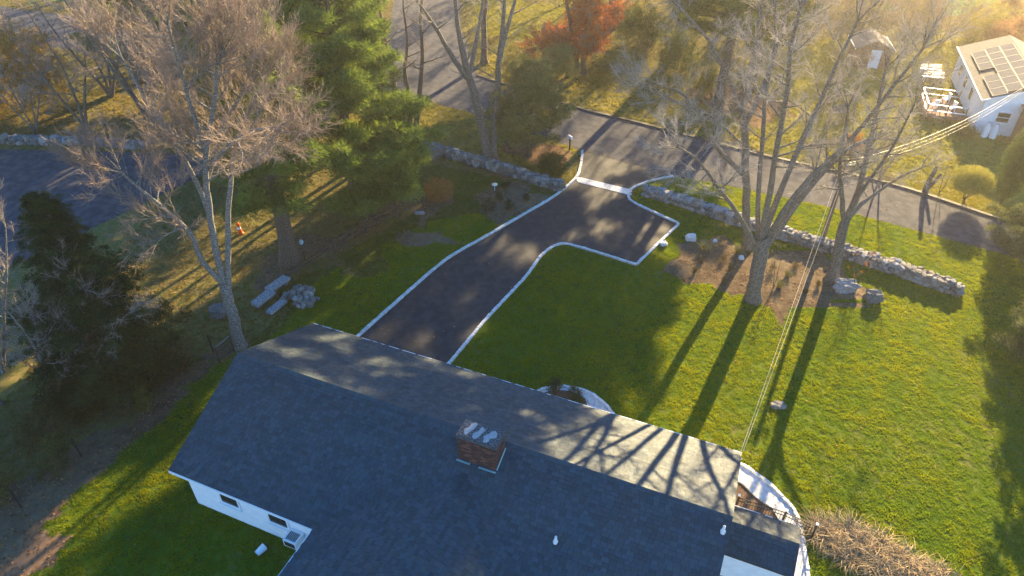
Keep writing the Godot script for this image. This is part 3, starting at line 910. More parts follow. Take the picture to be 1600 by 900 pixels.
# ---------------------------------------------------------------- roofs
# courses of shingles on the slope that starts at a (top corner), runs along u for l metres and down d for w metres
func shingles(b: MB, a: Vector3, u: Vector3, d: Vector3, l: float, w: float, base: Color, course := 0.165) -> void:
	var nn := u.cross(d).normalized()
	if nn.y < 0.0:
		nn = -nn
	b.tinted = true
	var rows := int(ceil(w / course))
	for r in rows:
		var t0 := r * course
		var t1 := minf(t0 + course, w)
		var x := -rf(0, 0.3)
		var tone_row := rf(0.94, 1.06)
		while x < l:
			var tw := rf(0.17, 0.32)
			var x0 := maxf(x, 0.0)
			var x1 := minf(x + tw - 0.014, l)
			x += tw
			if x1 - x0 < 0.01:
				continue
			var th := rf(0.012, 0.018) if rng.randf() < 0.5 else rf(0.030, 0.042)
			var k := rf(0.75, 1.25) * tone_row
			b.col = Color(base.r * k, base.g * k, base.b * k * rf(0.95, 1.05))
			var p := a + u * x0 + d * t0 + nn * 0.004
			var q := a + u * x1 + d * t0 + nn * 0.004
			var s := a + u * x1 + d * t1 + nn * th
			var v2 := a + u * x0 + d * t1 + nn * th
			b.quad(p, q, s, v2)
			b.quad(v2, s, s - nn * th, v2 - nn * th)

func slab(b: MB, p: Array, down: float) -> void:    # a plate with the four corners p, thick downwards
	var o := Vector3(0, -down, 0)
	b.quad(p[0], p[1], p[2], p[3])
	b.quad(p[3] + o, p[2] + o, p[1] + o, p[0] + o)
	for k in 4:
		b.quad(p[k], p[k] + o, p[(k + 1) % 4] + o, p[(k + 1) % 4])
# ---------------------------------------------------------------- the house with the dark roof
const HO := Vector3(-12.392, 0, -23.328)
const HT := -0.398
func hw(x: float, z: float) -> Vector2:
	var p := HO + Vector3(x, 0, z).rotated(Vector3.UP, HT)
	return Vector2(p.x, p.z)

func prism(b: MB, poly: Array, z0: float, z1: float) -> void:     # outline in x, y pushed from z0 to z1
	var p := PackedVector2Array(poly)
	var t := Geometry2D.triangulate_polygon(p)
	for k in t.size() / 3:
		for z in [z0, z1]:
			b.tri(Vector3(p[t[k * 3]].x, p[t[k * 3]].y, z), Vector3(p[t[k * 3 + 1]].x, p[t[k * 3 + 1]].y, z), Vector3(p[t[k * 3 + 2]].x, p[t[k * 3 + 2]].y, z))
	for k in p.size():
		var a := p[k]
		var c := p[(k + 1) % p.size()]
		b.quad(Vector3(a.x, a.y, z0), Vector3(a.x, a.y, z1), Vector3(c.x, c.y, z1), Vector3(c.x, c.y, z0))

func turned(b: MB) -> void:      # x, y, z of a prism become z, y, x: for walls that run across
	for k in b.v.size():
		b.v[k] = Vector3(b.v[k].z, b.v[k].y, b.v[k].x)

func roof_slope(t: Node3D, called: String, a: Vector3, u: Vector3, d: Vector3, l: float, w: float, tone: Color, thick := 0.13) -> Node3D:
	var b := MB.new()
	slab(b, [a, a + u * l, a + u * l + d * w, a + d * w], thick)
	var r := part(t, called, b.mesh(), M.shingle_under)
	var s := MB.new()
	shingles(s, a, u, d, l, w, tone)
	part(r, "shingle", s.mesh(), M.shingle, true)
	return r

func window(t: Node3D, x0: float, x1: float, y0: float, y1: float, z: float, bars := 0) -> void:
	var b := MB.new()
	var d := 0.07
	b.at((x0 + x1) / 2, y1 - 0.04, z, x1 - x0, 0.08, d); b.at((x0 + x1) / 2, y0 + 0.04, z, x1 - x0, 0.08, d)
	b.at(x0 + 0.04, (y0 + y1) / 2, z, 0.08, y1 - y0 - 0.16, d - 0.006); b.at(x1 - 0.04, (y0 + y1) / 2, z, 0.08, y1 - y0 - 0.16, d - 0.006)
	for k in bars:
		b.at((x0 + x1) / 2, lerpf(y0, y1, (k + 1.0) / (bars + 1)), z, x1 - x0 - 0.16, 0.05, d - 0.01)
	var w := part(t, "window", b.mesh(), M.trim)
	var p := MB.new()
	p.at((x0 + x1) / 2, (y0 + y1) / 2, z + 0.005, x1 - x0 - 0.15, y1 - y0 - 0.15, 0.02)
	part(w, "pane", p.mesh(), M.glass)
	var s := MB.new()
	s.at((x0 + x1) / 2, y0 - 0.03, z + 0.03, x1 - x0 + 0.12, 0.05, 0.14)
	part(w, "sill", s.mesh(), M.trim)

func make_house() -> void:
	rng.seed = 5
	var t := thing("ranch_house", "long low white house under a dark grey shingle roof with brick chimney", "house", HO, HT)
	var L := 21.97
	var W := 5.086
	var he := 2.6
	var hr := 4.862
	var dep := sqrt(W * W + 2.262 * 2.262)
	var dr := Vector3(0, -2.262, W).normalized()
	var df := Vector3(0, -2.262, -W).normalized()
	var X := Vector3(1, 0, 0)
	var tone := Color(0.036, 0.054, 0.060)
	# walls
	var b := MB.new()
	b.at(3.95, 1.2, 4.62, 7.2, 2.4, 0.2); part(t, "rear_wall", b.mesh(), M.white_paint)
	b = MB.new(); b.at(19.1, 1.2, 4.62, 5.0, 2.4, 0.2); part(t, "rear_wall", b.mesh(), M.white_paint)
	b = MB.new(); b.at(10.98, 1.2, -4.62, 21.26, 2.4, 0.2); part(t, "front_wall", b.mesh(), M.white_paint)
	for x in [0.35, 21.41]:
		b = MB.new()
		prism(b, [Vector2(-4.5, 0), Vector2(-4.5, 2.42), Vector2(0, 4.62), Vector2(4.5, 2.42), Vector2(4.5, 0)], x, x + 0.2)
		turned(b)
		part(t, "gable_wall", b.mesh(), M.white_paint)
	b = MB.new(); b.at(7.72, 1.2, 9.6, 0.2, 2.4, 9.7); part(t, "wing_wall", b.mesh(), M.white_paint)
	b = MB.new(); b.at(16.5, 1.2, 9.6, 0.2, 2.4, 9.7); part(t, "wing_wall", b.mesh(), M.white_paint)
	b = MB.new(); b.at(10.98, 2.46, 4.75, 21.2, 0.05, 0.5); part(t, "soffit", b.mesh(), M.trim)
	# roof
	var r := roof_slope(t, "rear_roof", Vector3(0, hr, 0), X, dr, L, dep, tone)
	roof_slope(t, "front_roof", Vector3(0, hr, 0), X, df, L, dep, tone)
	var wl := Vector3(-4.85, -1.6, 0).normalized()
	var wd := Vector3(4.85, -1.6, 0).normalized()
	var ww := sqrt(4.85 * 4.85 + 1.6 * 1.6)
	roof_slope(t, "wing_roof", Vector3(12.1, 4.2, 1.35), Vector3(0, 0, 1), wl, 13.0, ww, tone, 0.12)
	roof_slope(t, "wing_roof", Vector3(12.1, 4.2, 1.35), Vector3(0, 0, 1), wd, 13.0, ww, tone, 0.12)
	var cap := MB.new()
	cap.tinted = true
	var x := 0.0
	while x < L - 0.1:
		var k := rf(0.75, 1.2)
		cap.col = tone * k
		for d in [dr, df]:
			var a := Vector3(x, hr + 0.028, 0)
			var e := Vector3(minf(x + 0.2, L), hr + 0.036, 0)
			cap.quad(a, e, e + d * 0.14, a + d * 0.14)
		x += 0.19
	part(t, "ridge_cap", cap.mesh(), M.shingle, true)
	# trim: gutters at the eaves, boards up the gables
	b = MB.new(); b.at(L / 2, he - 0.06, -W - 0.03, L, 0.09, 0.07); part(t, "gutter", b.mesh(), M.trim)
	b = MB.new(); b.at(3.66, he - 0.10, W + 0.03, 7.3, 0.14, 0.035); part(t, "fascia", b.mesh(), M.trim)
	b = MB.new(); b.at(19.5, he - 0.10, W + 0.03, 4.9, 0.14, 0.035); part(t, "fascia", b.mesh(), M.trim)
	b = MB.new(); b.at(7.22, he - 0.08, 9.7, 0.05, 0.13, 9.1); part(t, "fascia", b.mesh(), M.trim)
	for s in [0.03, L - 0.03]:
		for z in [W, -W]:
			b = MB.new()
			b.bar(Vector3(s, hr - 0.16, 0), Vector3(s, he - 0.16, z), 0.03, 0.13)
			part(t, "rake_board", b.mesh(), M.trim)
	b = MB.new()
	b.tube(PackedVector3Array([Vector3(22.02, 2.45, -4.95), Vector3(21.75, 2.1, -4.8), Vector3(21.72, 0.1, -4.8)]), PackedFloat32Array([0.045, 0.045, 0.045]), 6)
	part(t, "downspout", b.mesh(), M.trim)
	window(t, 2.0, 3.05, 1.05, 1.85, 4.74)
	window(t, 4.5, 5.55, 1.05, 1.85, 4.74)
	# chimney
	rng.seed = 6
	b = MB.new(); b.at(12.43, 4.95, 0.68, 1.56, 1.7, 0.76)
	var ch := part(t, "chimney", b.mesh(), M.mortar_dark)
	var bm := BoxMesh.new()
	bm.size = Vector3(1, 1, 1)
	var mats := [M.brick_a, M.brick_b, M.brick_b, M.brick_c]
	for row in 14:
		var y := 4.28 + row * 0.1
		for side in 4:
			var n := 7 if side < 2 else 3
			var len_ := 1.62 if side < 2 else 0.84
			var w := len_ / n
			for k in n + (row % 2):
				var c0 := clampf((k - 0.5 * (row % 2)) * w, 0.0, len_)
				var c1 := clampf((k + 1 - 0.5 * (row % 2)) * w, 0.0, len_)
				if c1 - c0 < 0.03:
					continue
				var m := part(ch, "brick", bm, mats[2 if row > 11 and rng.randf() < 0.6 else rng.randi() % 4])
				var mid := (c0 + c1) / 2 - len_ / 2
				var pr := rf(0.0, 0.008)
				if side < 2:
					m.transform = Transform3D(Basis.from_scale(Vector3(c1 - c0 - 0.014, 0.084, 0.06)), Vector3(12.43 + mid, y, 0.68 + (0.385 + pr) * (1 if side == 0 else -1)))
				else:
					m.transform = Transform3D(Basis.from_scale(Vector3(0.06, 0.084, c1 - c0 - 0.014)), Vector3(12.43 + (0.785 + pr) * (1 if side == 2 else -1), y, 0.68 + mid))
	b = MB.new(); b.at(12.43, 5.70, 0.68, 1.72, 0.09, 0.92); b.at(12.43, 5.76, 0.68, 1.6, 0.05, 0.8)
	part(ch, "cap", b.mesh(), M.mortar_dark)
	for c in [[11.98, 0.30, 0.66, 0.35], [12.38, 0.24, 0.70, 0.25], [12.85, 0.33, 0.68, 0.4]]:
		b = MB.new()
		var pts := []
		for k in 11:
			var a := TAU * k / 11
			var q := rf(0.55, 1.2)
			pts.append(Vector3(c[0] + cos(a) * c[1] * 0.6 * q + sin(a) * 0.10, 5.80 + rf(0, 0.02), 0.68 + sin(a) * -0.34 * q))
		for k in 11:
			b.tri(Vector3(c[0], 5.85, 0.68), pts[k], pts[(k + 1) % 11])
			b.quad(pts[k], pts[(k + 1) % 11], Vector3(pts[(k + 1) % 11].x, 5.77, pts[(k + 1) % 11].z), Vector3(pts[k].x, 5.77, pts[k].z))
		part(ch, "mortar_patch", b.mesh(), M.mortar_pale)
	for c in [[11.88, 0.58], [12.9, 0.72]]:
		b = MB.new(); b.box(Transform3D(Basis(X, -0.42), Vector3(c[0], 4.40, 1.19)), Vector3(c[1], 0.02, 0.12))
		part(ch, "flashing", b.mesh(), M.copper)
	b = MB.new(); b.bar(Vector3(13.28, 4.80, 0.25), Vector3(13.28, 4.48, 1.12), 0.02, 0.12); part(ch, "flashing", b.mesh(), M.copper)
	# vents
	for c in [[16.27, 3.72, 2.64], [21.75, 4.66, 0.55]]:
		b = MB.new()
		b.lathe([[0.11, -0.08], [0.09, 0.02], [0.055, 0.05], [0.05, 0.28], [0.0, 0.285]], 10)
		var v := part(t, "vent_pipe", b.mesh(), M.trim)
		v.position = Vector3(c[0], c[1], c[2])
	# low annex at the gable end
	var ad := Vector3(0, -0.5, 1.15).normalized()
	var af := Vector3(0, -0.5, -1.15).normalized()
	var al := sqrt(0.25 + 1.3225)
	roof_slope(t, "annex_roof", Vector3(22.03, 2.9, -1.3), X, ad, 2.57, al, tone, 0.09)
	roof_slope(t, "annex_roof", Vector3(22.03, 2.9, -1.3), X, af, 2.57, al, tone, 0.09)
	b = MB.new(); b.at(23.3, 1.55, -0.32, 2.4, 1.5, 0.12); part(t, "annex_wall", b.mesh(), M.white_paint)
	b = MB.new(); b.at(23.3, 1.15, -2.28, 2.4, 2.3, 0.12); part(t, "annex_wall", b.mesh(), M.white_paint)
	b = MB.new(); b.at(24.44, 1.2, -1.3, 0.12, 2.4, 1.8); part(t, "annex_wall", b.mesh(), M.white_paint)
	b = MB.new(); b.at(23.2, 0.4, -0.36, 2.4, 0.8, 0.14); part(t, "annex_base", b.mesh(), M.stone_b)
	b = MB.new(); b.at(23.3, 2.34, -2.49, 2.6, 0.06, 0.05); part(t, "annex_fascia", b.mesh(), M.trim)

	# things by the house
	var p := hw(5.95, 5.05)
	var ac := thing("air_conditioner", "small white air conditioner box with grille on rear house wall", "air conditioner", Vector3(p.x, 0.85, p.y), HT)
	b = MB.new(); b.at(0, 0.2, -0.02, 0.62, 0.4, 0.58); part(ac, "casing", b.mesh(), M.tank)
	b = MB.new()
	for k in 6:
		b.at(-0.2 + k * 0.08, 0.408, 0.0, 0.045, 0.012, 0.38)
	part(ac, "top_grille", b.mesh(), M.black_metal)
	b = MB.new(); b.at(0, 0.2, 0.275, 0.5, 0.28, 0.012); part(ac, "front_grille", b.mesh(), M.black_metal)
	b = MB.new(); b.at(-0.2, -0.06, -0.05, 0.05, 0.1, 0.5); b.at(0.2, -0.06, -0.05, 0.05, 0.1, 0.5); part(ac, "bracket", b.mesh(), M.black_metal)
	p = hw(4.5, 5.6)
	var bk := thing("bucket", "white plastic bucket tipped on dark grass behind the house", "bucket", Vector3(p.x, 0.16, p.y), 0.9)
	b = MB.new()
	b.tube(PackedVector3Array([Vector3(-0.2, 0.0, 0), Vector3(-0.198, 0.0, 0), Vector3(0.18, 0.03, 0), Vector3(0.2, 0.03, 0)]), PackedFloat32Array([0.0, 0.13, 0.165, 0.18]), 14)
	part(bk, "body", b.mesh(), M.tank)
	b = MB.new(); b.tube(PackedVector3Array([Vector3(0.185, 0.03, 0), Vector3(0.186, 0.03, 0)]), PackedFloat32Array([0.15, 0.0]), 14); part(bk, "opening", b.mesh(), M.black_metal)
	b = MB.new()
	var hp := PackedVector3Array()
	var hr2 := PackedFloat32Array()
	for k in 9:
		var a := PI * k / 8
		hp.append(Vector3(0.18 + 0.15 * sin(a), 0.02, 0.17 * cos(a))); hr2.append(0.008)
	b.tube(hp, hr2, 4); part(bk, "handle", b.mesh(), M.black_metal)

	# metal fence at the gable end
	var fe := thing("metal_fence", "black metal picket fence with pale post caps beside the annex", "fence", HO, HT)
	for c in [[22.3, -4.0], [24.25, -4.0], [25.47, -3.8]]:
		b = MB.new(); b.at(c[0], 0.6, c[1], 0.07, 1.2, 0.07); var po := part(fe, "post", b.mesh(), M.black_metal)
		b = MB.new(); b.at(c[0], 1.225, c[1], 0.1, 0.05, 0.1); part(po, "cap", b.mesh(), M.trim)
	for y in [0.18, 0.85, 1.05]:
		b = MB.new(); b.bar(Vector3(22.3, y, -4.0), Vector3(24.25, y, -4.0), 0.035, 0.035); part(fe, "rail", b.mesh(), M.black_metal)
		b = MB.new(); b.bar(Vector3(24.25, y, -4.0), Vector3(25.47, y, -3.8), 0.035, 0.035); part(fe, "rail", b.mesh(), M.black_metal)
	for k in 27:
		var xx := 22.36 + k * 0.115
		b = MB.new(); b.at(xx, 0.58, -4.0 if xx < 24.25 else lerpf(-4.0, -3.8, (xx - 24.25) / 1.22), 0.018, 0.98, 0.018); part(fe, "picket", b.mesh(), M.black_metal)

	# walks
	var out := [22.1, -6.75, 22.33, -6.72, 23.65, -6.03, 24.64, -5.17, 25.03, -4.46, 25.36, -2.96, 25.52, -2.11, 25.6, 0.5]
	var inn := [24.75, 0.5, 24.7, -2.6, 24.45, -3.9, 23.78, -4.88, 23.05, -5.22, 22.42, -5.7, 22.1, -5.75]
	var poly := PackedVector2Array()
	for k in 8:
		poly.append(hw(out[k * 2], out[k * 2 + 1]))
	for k in 7:
		poly.append(hw(inn[k * 2], inn[k * 2 + 1]))
	sheet("garden_walk", poly, 0.03, M.concrete)
	var line := []
	for k in 8:
		var q := hw(out[k * 2], out[k * 2 + 1])
		line.append_array([q.x, q.y])
	kerb("walk_edging", smooth(line, 0.2), 0.14, 0.11)
	line = []
	for k in range(3, 7):
		var q := hw(inn[k * 2], inn[k * 2 + 1])
		line.append_array([q.x, q.y])
	kerb("walk_edging", smooth(line, 0.2), 0.1, 0.08)
	sheet("planting_bed", PackedVector2Array([hw(22.3, -5.55), hw(23.1, -5.12), hw(23.7, -4.8), hw(24.3, -3.7), hw(22.0, -2.6), hw(21.9, -5.5)]), 0.02, M.mulch)
	var arc := [11.6, -6.6, 11.85, -7.5, 12.4, -8.0, 12.88, -8.24, 14.06, -8.39, 15.04, -8.02, 15.61, -7.6, 16.3, -6.7, 16.7, -5.2]
	line = []
	for k in 9:
		var q := hw(arc[k * 2], arc[k * 2 + 1])
		line.append_array([q.x, q.y])
	var sm := smooth(line, 0.2)
	kerb("walk_edging", sm, 0.15, 0.12)
	sheet("front_walk", sm, 0.03, M.concrete)
	sheet("planting_bed", PackedVector2Array([hw(12.0, -5), hw(12.0, -7.4), hw(12.6, -7.9), hw(13.3, -8.1), hw(14.2, -7.9), hw(14.8, -6.8), hw(15.0, -5)]), 0.036, M.mulch)
	for c in [[12.7, -7.5, 1.1, "dense green shrub in the bed under the front eave"], [13.6, -7.45, 1.0, "dark leafy shrub beside the curved front walk edging"], [14.2, -6.9, 0.9, "small round shrub where the curved front walk begins"]]:
		p = hw(c[0], c[1])
		shrub("front_shrub", c[3], Vector3(p.x, 0.03, p.y), Vector3(1.1, c[2], 1.1), 110, Color(0.03, 0.045, 0.015), Color(0.07, 0.085, 0.03), int(c[0] * 10), {"leaf": 0.28, "clump": "fine"}, "shrubs in the front bed")

# ---------------------------------------------------------------- neighbour's house beyond the road
func make_far_house() -> void:
	var O := Vector3(39.85, 0, -56.45)
	var A := -0.33
	var t := thing("white_house", "white gabled house with solar panels on its grey roof across the road", "house", O, A)
	var Q := func(x: float, y: float, z: float) -> Vector3: return O + Vector3(x, y, z).rotated(Vector3.UP, A)
	var b := MB.new()
	for z in [0.0, -13.0]:
		b = MB.new()
		prism(b, [Vector2(0, 0), Vector2(0, 2.95), Vector2(3.6, 4.35), Vector2(7.2, 2.95), Vector2(7.2, 0)], z, z - 0.2)
		part(t, "gable_wall", b.mesh(), M.white_paint)
	for x in [0.1, 7.1]:
		b = MB.new(); b.at(x, 1.45, -6.6, 0.2, 2.9, 12.6); part(t, "side_wall", b.mesh(), M.white_paint)
	b = MB.new()
	for k in 12:
		b.at(-0.012, 0.25 + k * 0.22, -6.6, 0.03, 0.2, 12.7)
	part(t, "siding", b.mesh(), M.white_paint)
	b = MB.new(); slab(b, [Vector3(3.6, 4.55, 0.3), Vector3(3.6, 4.55, -13.5), Vector3(-0.4, 2.98, -13.5), Vector3(-0.4, 2.98, 0.3)], 0.12); part(t, "roof", b.mesh(), M.roof_far)
	b = MB.new(); slab(b, [Vector3(3.6, 4.55, 0.3), Vector3(3.6, 4.55, -13.5), Vector3(7.6, 2.98, -13.5), Vector3(7.6, 2.98, 0.3)], 0.12); part(t, "roof", b.mesh(), M.roof_far)
	b = MB.new(); b.at(-0.43, 2.93, -6.6, 0.05, 0.16, 13.8); part(t, "fascia", b.mesh(), M.trim)
	b = MB.new(); b.bar(Vector3(-0.4, 2.9, 0.32), Vector3(3.6, 4.47, 0.32), 0.04, 0.16); part(t, "rake_board", b.mesh(), M.trim)
	var sl := Vector3(-4.0, -1.57, 0).normalized()
	var sn := Vector3(-1.57, 4.0, 0).normalized()
	for col in 3:
		for row in 7:
			if col == 2 and (row == 3):
				continue
			var c := Vector3(3.6, 4.55, 0) + sl * (0.75 + col * 1.12) + sn * 0.1 + Vector3(0, 0, -0.9 - row * 1.55 + (0.35 if col == 2 else 0.0))
			var bs := Basis(sl, sn, Vector3(0, 0, 1))
			b = MB.new(); b.box(Transform3D(bs, c), Vector3(1.08, 0.04, 1.5))
			var pn := part(t, "solar_panel", b.mesh(), M.solar)
			b = MB.new()
			for s in [-1.0, 1.0]:
				b.box(Transform3D(bs, c + sl * 0.53 * s + sn * 0.012), Vector3(0.03, 0.045, 1.5))
				b.box(Transform3D(bs, c + Vector3(0, 0, 0.745 * s) + sn * 0.012), Vector3(1.02, 0.043, 0.03))
			part(pn, "frame", b.mesh(), M.alu)
	window(t, 1.2, 2.3, 1.1, 2.1, 0.03, 1)
	for k in 3:      # windows along the deck side
		b = MB.new(); b.at(-0.04, 1.7, -4.5 - k * 3.0, 0.07, 1.1, 1.0); var w := part(t, "window", b.mesh(), M.trim)
		b = MB.new(); b.at(-0.07, 1.7, -4.5 - k * 3.0, 0.03, 0.9, 0.8); part(w, "pane", b.mesh(), M.glass)
	b = MB.new(); b.at(4.6, 1.3, 1.3, 3.6, 2.6, 2.2); var lt := part(t, "lean_to", b.mesh(), M.wood_red)
	b = MB.new(); slab(b, [Vector3(2.6, 2.95, 0.05), Vector3(6.6, 2.95, 0.05), Vector3(6.6, 2.55, 2.7), Vector3(2.6, 2.55, 2.7)], 0.1); part(lt, "lean_to_roof", b.mesh(), M.wood_red)
	# gas tanks
	for k in 2:
		var p: Vector3 = Q.call(0.72 + k * 0.62, 0.0, 0.75 + k * 0.1)
		var g := thing("propane_tank", "white upright gas tank standing against the far white house", "gas tank", p, 0.0, "twin gas tanks")
		b = MB.new(); b.lathe([[0.2, 0.0], [0.27, 0.06], [0.28, 0.15], [0.28, 0.95], [0.24, 1.08], [0.12, 1.16], [0.0, 1.17]], 16); part(g, "tank", b.mesh(), M.tank)
		b = MB.new(); b.lathe([[0.13, 1.12], [0.13, 1.3], [0.12, 1.3], [0.12, 1.14]], 12); part(g, "collar", b.mesh(), M.tank)
		b = MB.new(); b.lathe([[0.03, 1.15], [0.035, 1.26], [0.0, 1.27]], 8); part(g, "valve", b.mesh(), M.alu)
	# deck
	var dk := thing("wooden_deck", "reddish wooden deck with white railing beside the far white house", "deck", Q.call(-0.6, 0.0, -3.2), A)
	for k in 16:
		b = MB.new(); b.at(-0.1 - k * 0.2, 0.62, 0, 0.18, 0.04, 4.2); part(dk, "plank", b.mesh(), M.wood_red)
	b = MB.new(); b.at(-1.6, 0.5, 2.02, 3.2, 0.18, 0.05); b.at(-1.6, 0.5, -2.02, 3.2, 0.18, 0.05); b.at(-3.18, 0.5, 0, 0.05, 0.18, 4.0); part(dk, "joist", b.mesh(), M.wood_red)
	for c in [[-3.2, 2.0], [-3.2, 0.0], [-3.2, -2.0], [-1.6, -2.0], [-1.6, 2.0], [-0.1, -2.0], [-0.1, 2.0]]:
		b = MB.new(); b.at(c[0], 0.8, c[1], 0.1, 1.6, 0.1); part(dk, "post", b.mesh(), M.wood_red)
	for e in [[-3.2, 2.0, -3.2, -2.0], [-3.2, -2.0, -0.1, -2.0], [-3.2, 2.0, -0.1, 2.0]]:
		for y in [1.0, 1.55]:
			b = MB.new(); b.bar(Vector3(e[0], y, e[1]), Vector3(e[2], y, e[3]), 0.12, 0.05); part(dk, "rail", b.mesh(), M.trim)
	for c in [[-1.1, 0.9, "white patio chair on the deck by the house wall side"], [-2.5, 0.7, "white patio chair on the deck next to the outer railing"], [-1.3, -1.1, "white patio chair on the deck behind the round table"]]:
		var ch := thing("patio_chair", c[2], "chair", Q.call(-0.6 + c[0], 0.64, -3.2 + c[1]), A + c[0])
		b = MB.new(); b.at(0, 0.42, 0, 0.5, 0.05, 0.5); part(ch, "seat", b.mesh(), M.tank)
		b = MB.new(); b.at(0, 0.7, -0.24, 0.5, 0.5, 0.05); part(ch, "backrest", b.mesh(), M.tank)
		for s in [[-0.22, -0.22], [0.22, -0.22], [-0.22, 0.22], [0.22, 0.22]]:
			b = MB.new(); b.at(s[0], 0.2, s[1], 0.04, 0.4, 0.04); part(ch, "leg", b.mesh(), M.tank)
	var tb := thing("patio_table", "round white patio table in the middle of the deck", "table", Q.call(-2.3, 0.64, -3.4), 0.0)
	b = MB.new(); b.lathe([[0.0, 0.72], [0.55, 0.72], [0.55, 0.69], [0.0, 0.69]], 18); part(tb, "tabletop", b.mesh(), M.tank)
	b = MB.new(); b.lathe([[0.05, 0.0], [0.05, 0.69]], 8); part(tb, "leg", b.mesh(), M.alu)
	b = MB.new(); b.lathe([[0.3, 0.0], [0.28, 0.03], [0.05, 0.05]], 12); part(tb, "base", b.mesh(), M.alu)
	for k in 2:
		var bn := thing("garden_bench", ["white slatted bench on grass behind the far house corner", "white slatted bench standing behind the first bench near far house"][k], "bench", Q.call(-1.9, 0.0, -11.5 - k * 2.2), A + 0.1)
		for j in 4:
			b = MB.new(); b.at(0, 0.45, -0.2 + j * 0.13, 1.9, 0.035, 0.11); part(bn, "slat", b.mesh(), M.tank)
		for j in 3:
			b = MB.new(); b.at(0, 0.6 + j * 0.13, -0.28, 1.9, 0.1, 0.035); part(bn, "back_slat", b.mesh(), M.tank)
		for s in [-0.85, 0.85]:
			b = MB.new(); b.at(s, 0.22, -0.22, 0.07, 0.44, 0.07); part(bn, "leg", b.mesh(), M.tank)
			b = MB.new(); b.at(s, 0.22, 0.2, 0.07, 0.44, 0.07); part(bn, "leg", b.mesh(), M.tank)
	# shed
	var sh := thing("garden_shed", "brown wooden shed with pale roof edges on the far sunny lawn", "shed", Vector3(37.4, 0, -73.5), -0.2)
	b = MB.new()
	prism(b, [Vector2(-1.6, 0), Vector2(-1.6, 2.0), Vector2(0, 2.8), Vector2(1.6, 2.0), Vector2(1.6, 0)], -2.0, 2.0); part(sh, "wall", b.mesh(), M.wood_red)
	for s in [-1.0, 1.0]:
		b = MB.new(); slab(b, [Vector3(0, 2.92, -2.2), Vector3(0, 2.92, 2.2), Vector3(1.9 * s, 1.97, 2.2), Vector3(1.9 * s, 1.97, -2.2)], 0.08); part(sh, "roof", b.mesh(), M.wood_old)
		b = MB.new(); b.at(1.92 * s, 1.93, 0, 0.04, 0.14, 4.4); part(sh, "fascia", b.mesh(), M.trim)
	b = MB.new(); b.at(0.2, 0.95, 2.02, 1.0, 1.9, 0.05); var dr := part(sh, "door", b.mesh(), M.trim)
	b = MB.new(); b.at(0.58, 0.95, 2.06, 0.04, 0.14, 0.04); part(dr, "handle", b.mesh(), M.black_metal)
	# swing
	var sw := thing("garden_swing", "weathered wooden swing frame with bench on the far lawn", "swing", Vector3(29.3, 0, -59.6), 0.25)
	for s in [-1.2, 1.2]:
		for z in [-0.7, 0.7]:
			b = MB.new(); b.bar(Vector3(s, 0, z), Vector3(s, 2.0, z * 0.15), 0.1, 0.1); part(sw, "post", b.mesh(), M.wood_old)
	b = MB.new(); b.at(0, 2.05, 0, 3.0, 0.12, 0.14); part(sw, "beam", b.mesh(), M.wood_old)
	b = MB.new(); b.at(0, 0.5, 0.05, 1.7, 0.06, 0.5); part(sw, "seat", b.mesh(), M.wood_old)
	b = MB.new(); b.at(0, 0.8, -0.22, 1.7, 0.5, 0.05); part(sw, "backrest", b.mesh(), M.wood_old)
	for s in [-0.8, 0.8]:
		b = MB.new(); b.bar(Vector3(s, 0.5, 0.0), Vector3(s, 2.0, 0), 0.02, 0.02); part(sw, "chain", b.mesh(), M.black_metal)

# ---------------------------------------------------------------- small things
func wire(t: Node3D, a: Vector3, e: Vector3, sag: float, r: float) -> void:
	var pts := PackedVector3Array()
	var rad := PackedFloat32Array()
	for k in 25:
		var f := k / 24.0
		pts.append(a.lerp(e, f) - Vector3(0, 4.0 * sag * f * (1 - f), 0)); rad.append(r)
	var b := MB.new()
	b.tube(pts, rad, 4)
	part(t, "strand", b.mesh(), M.wire)

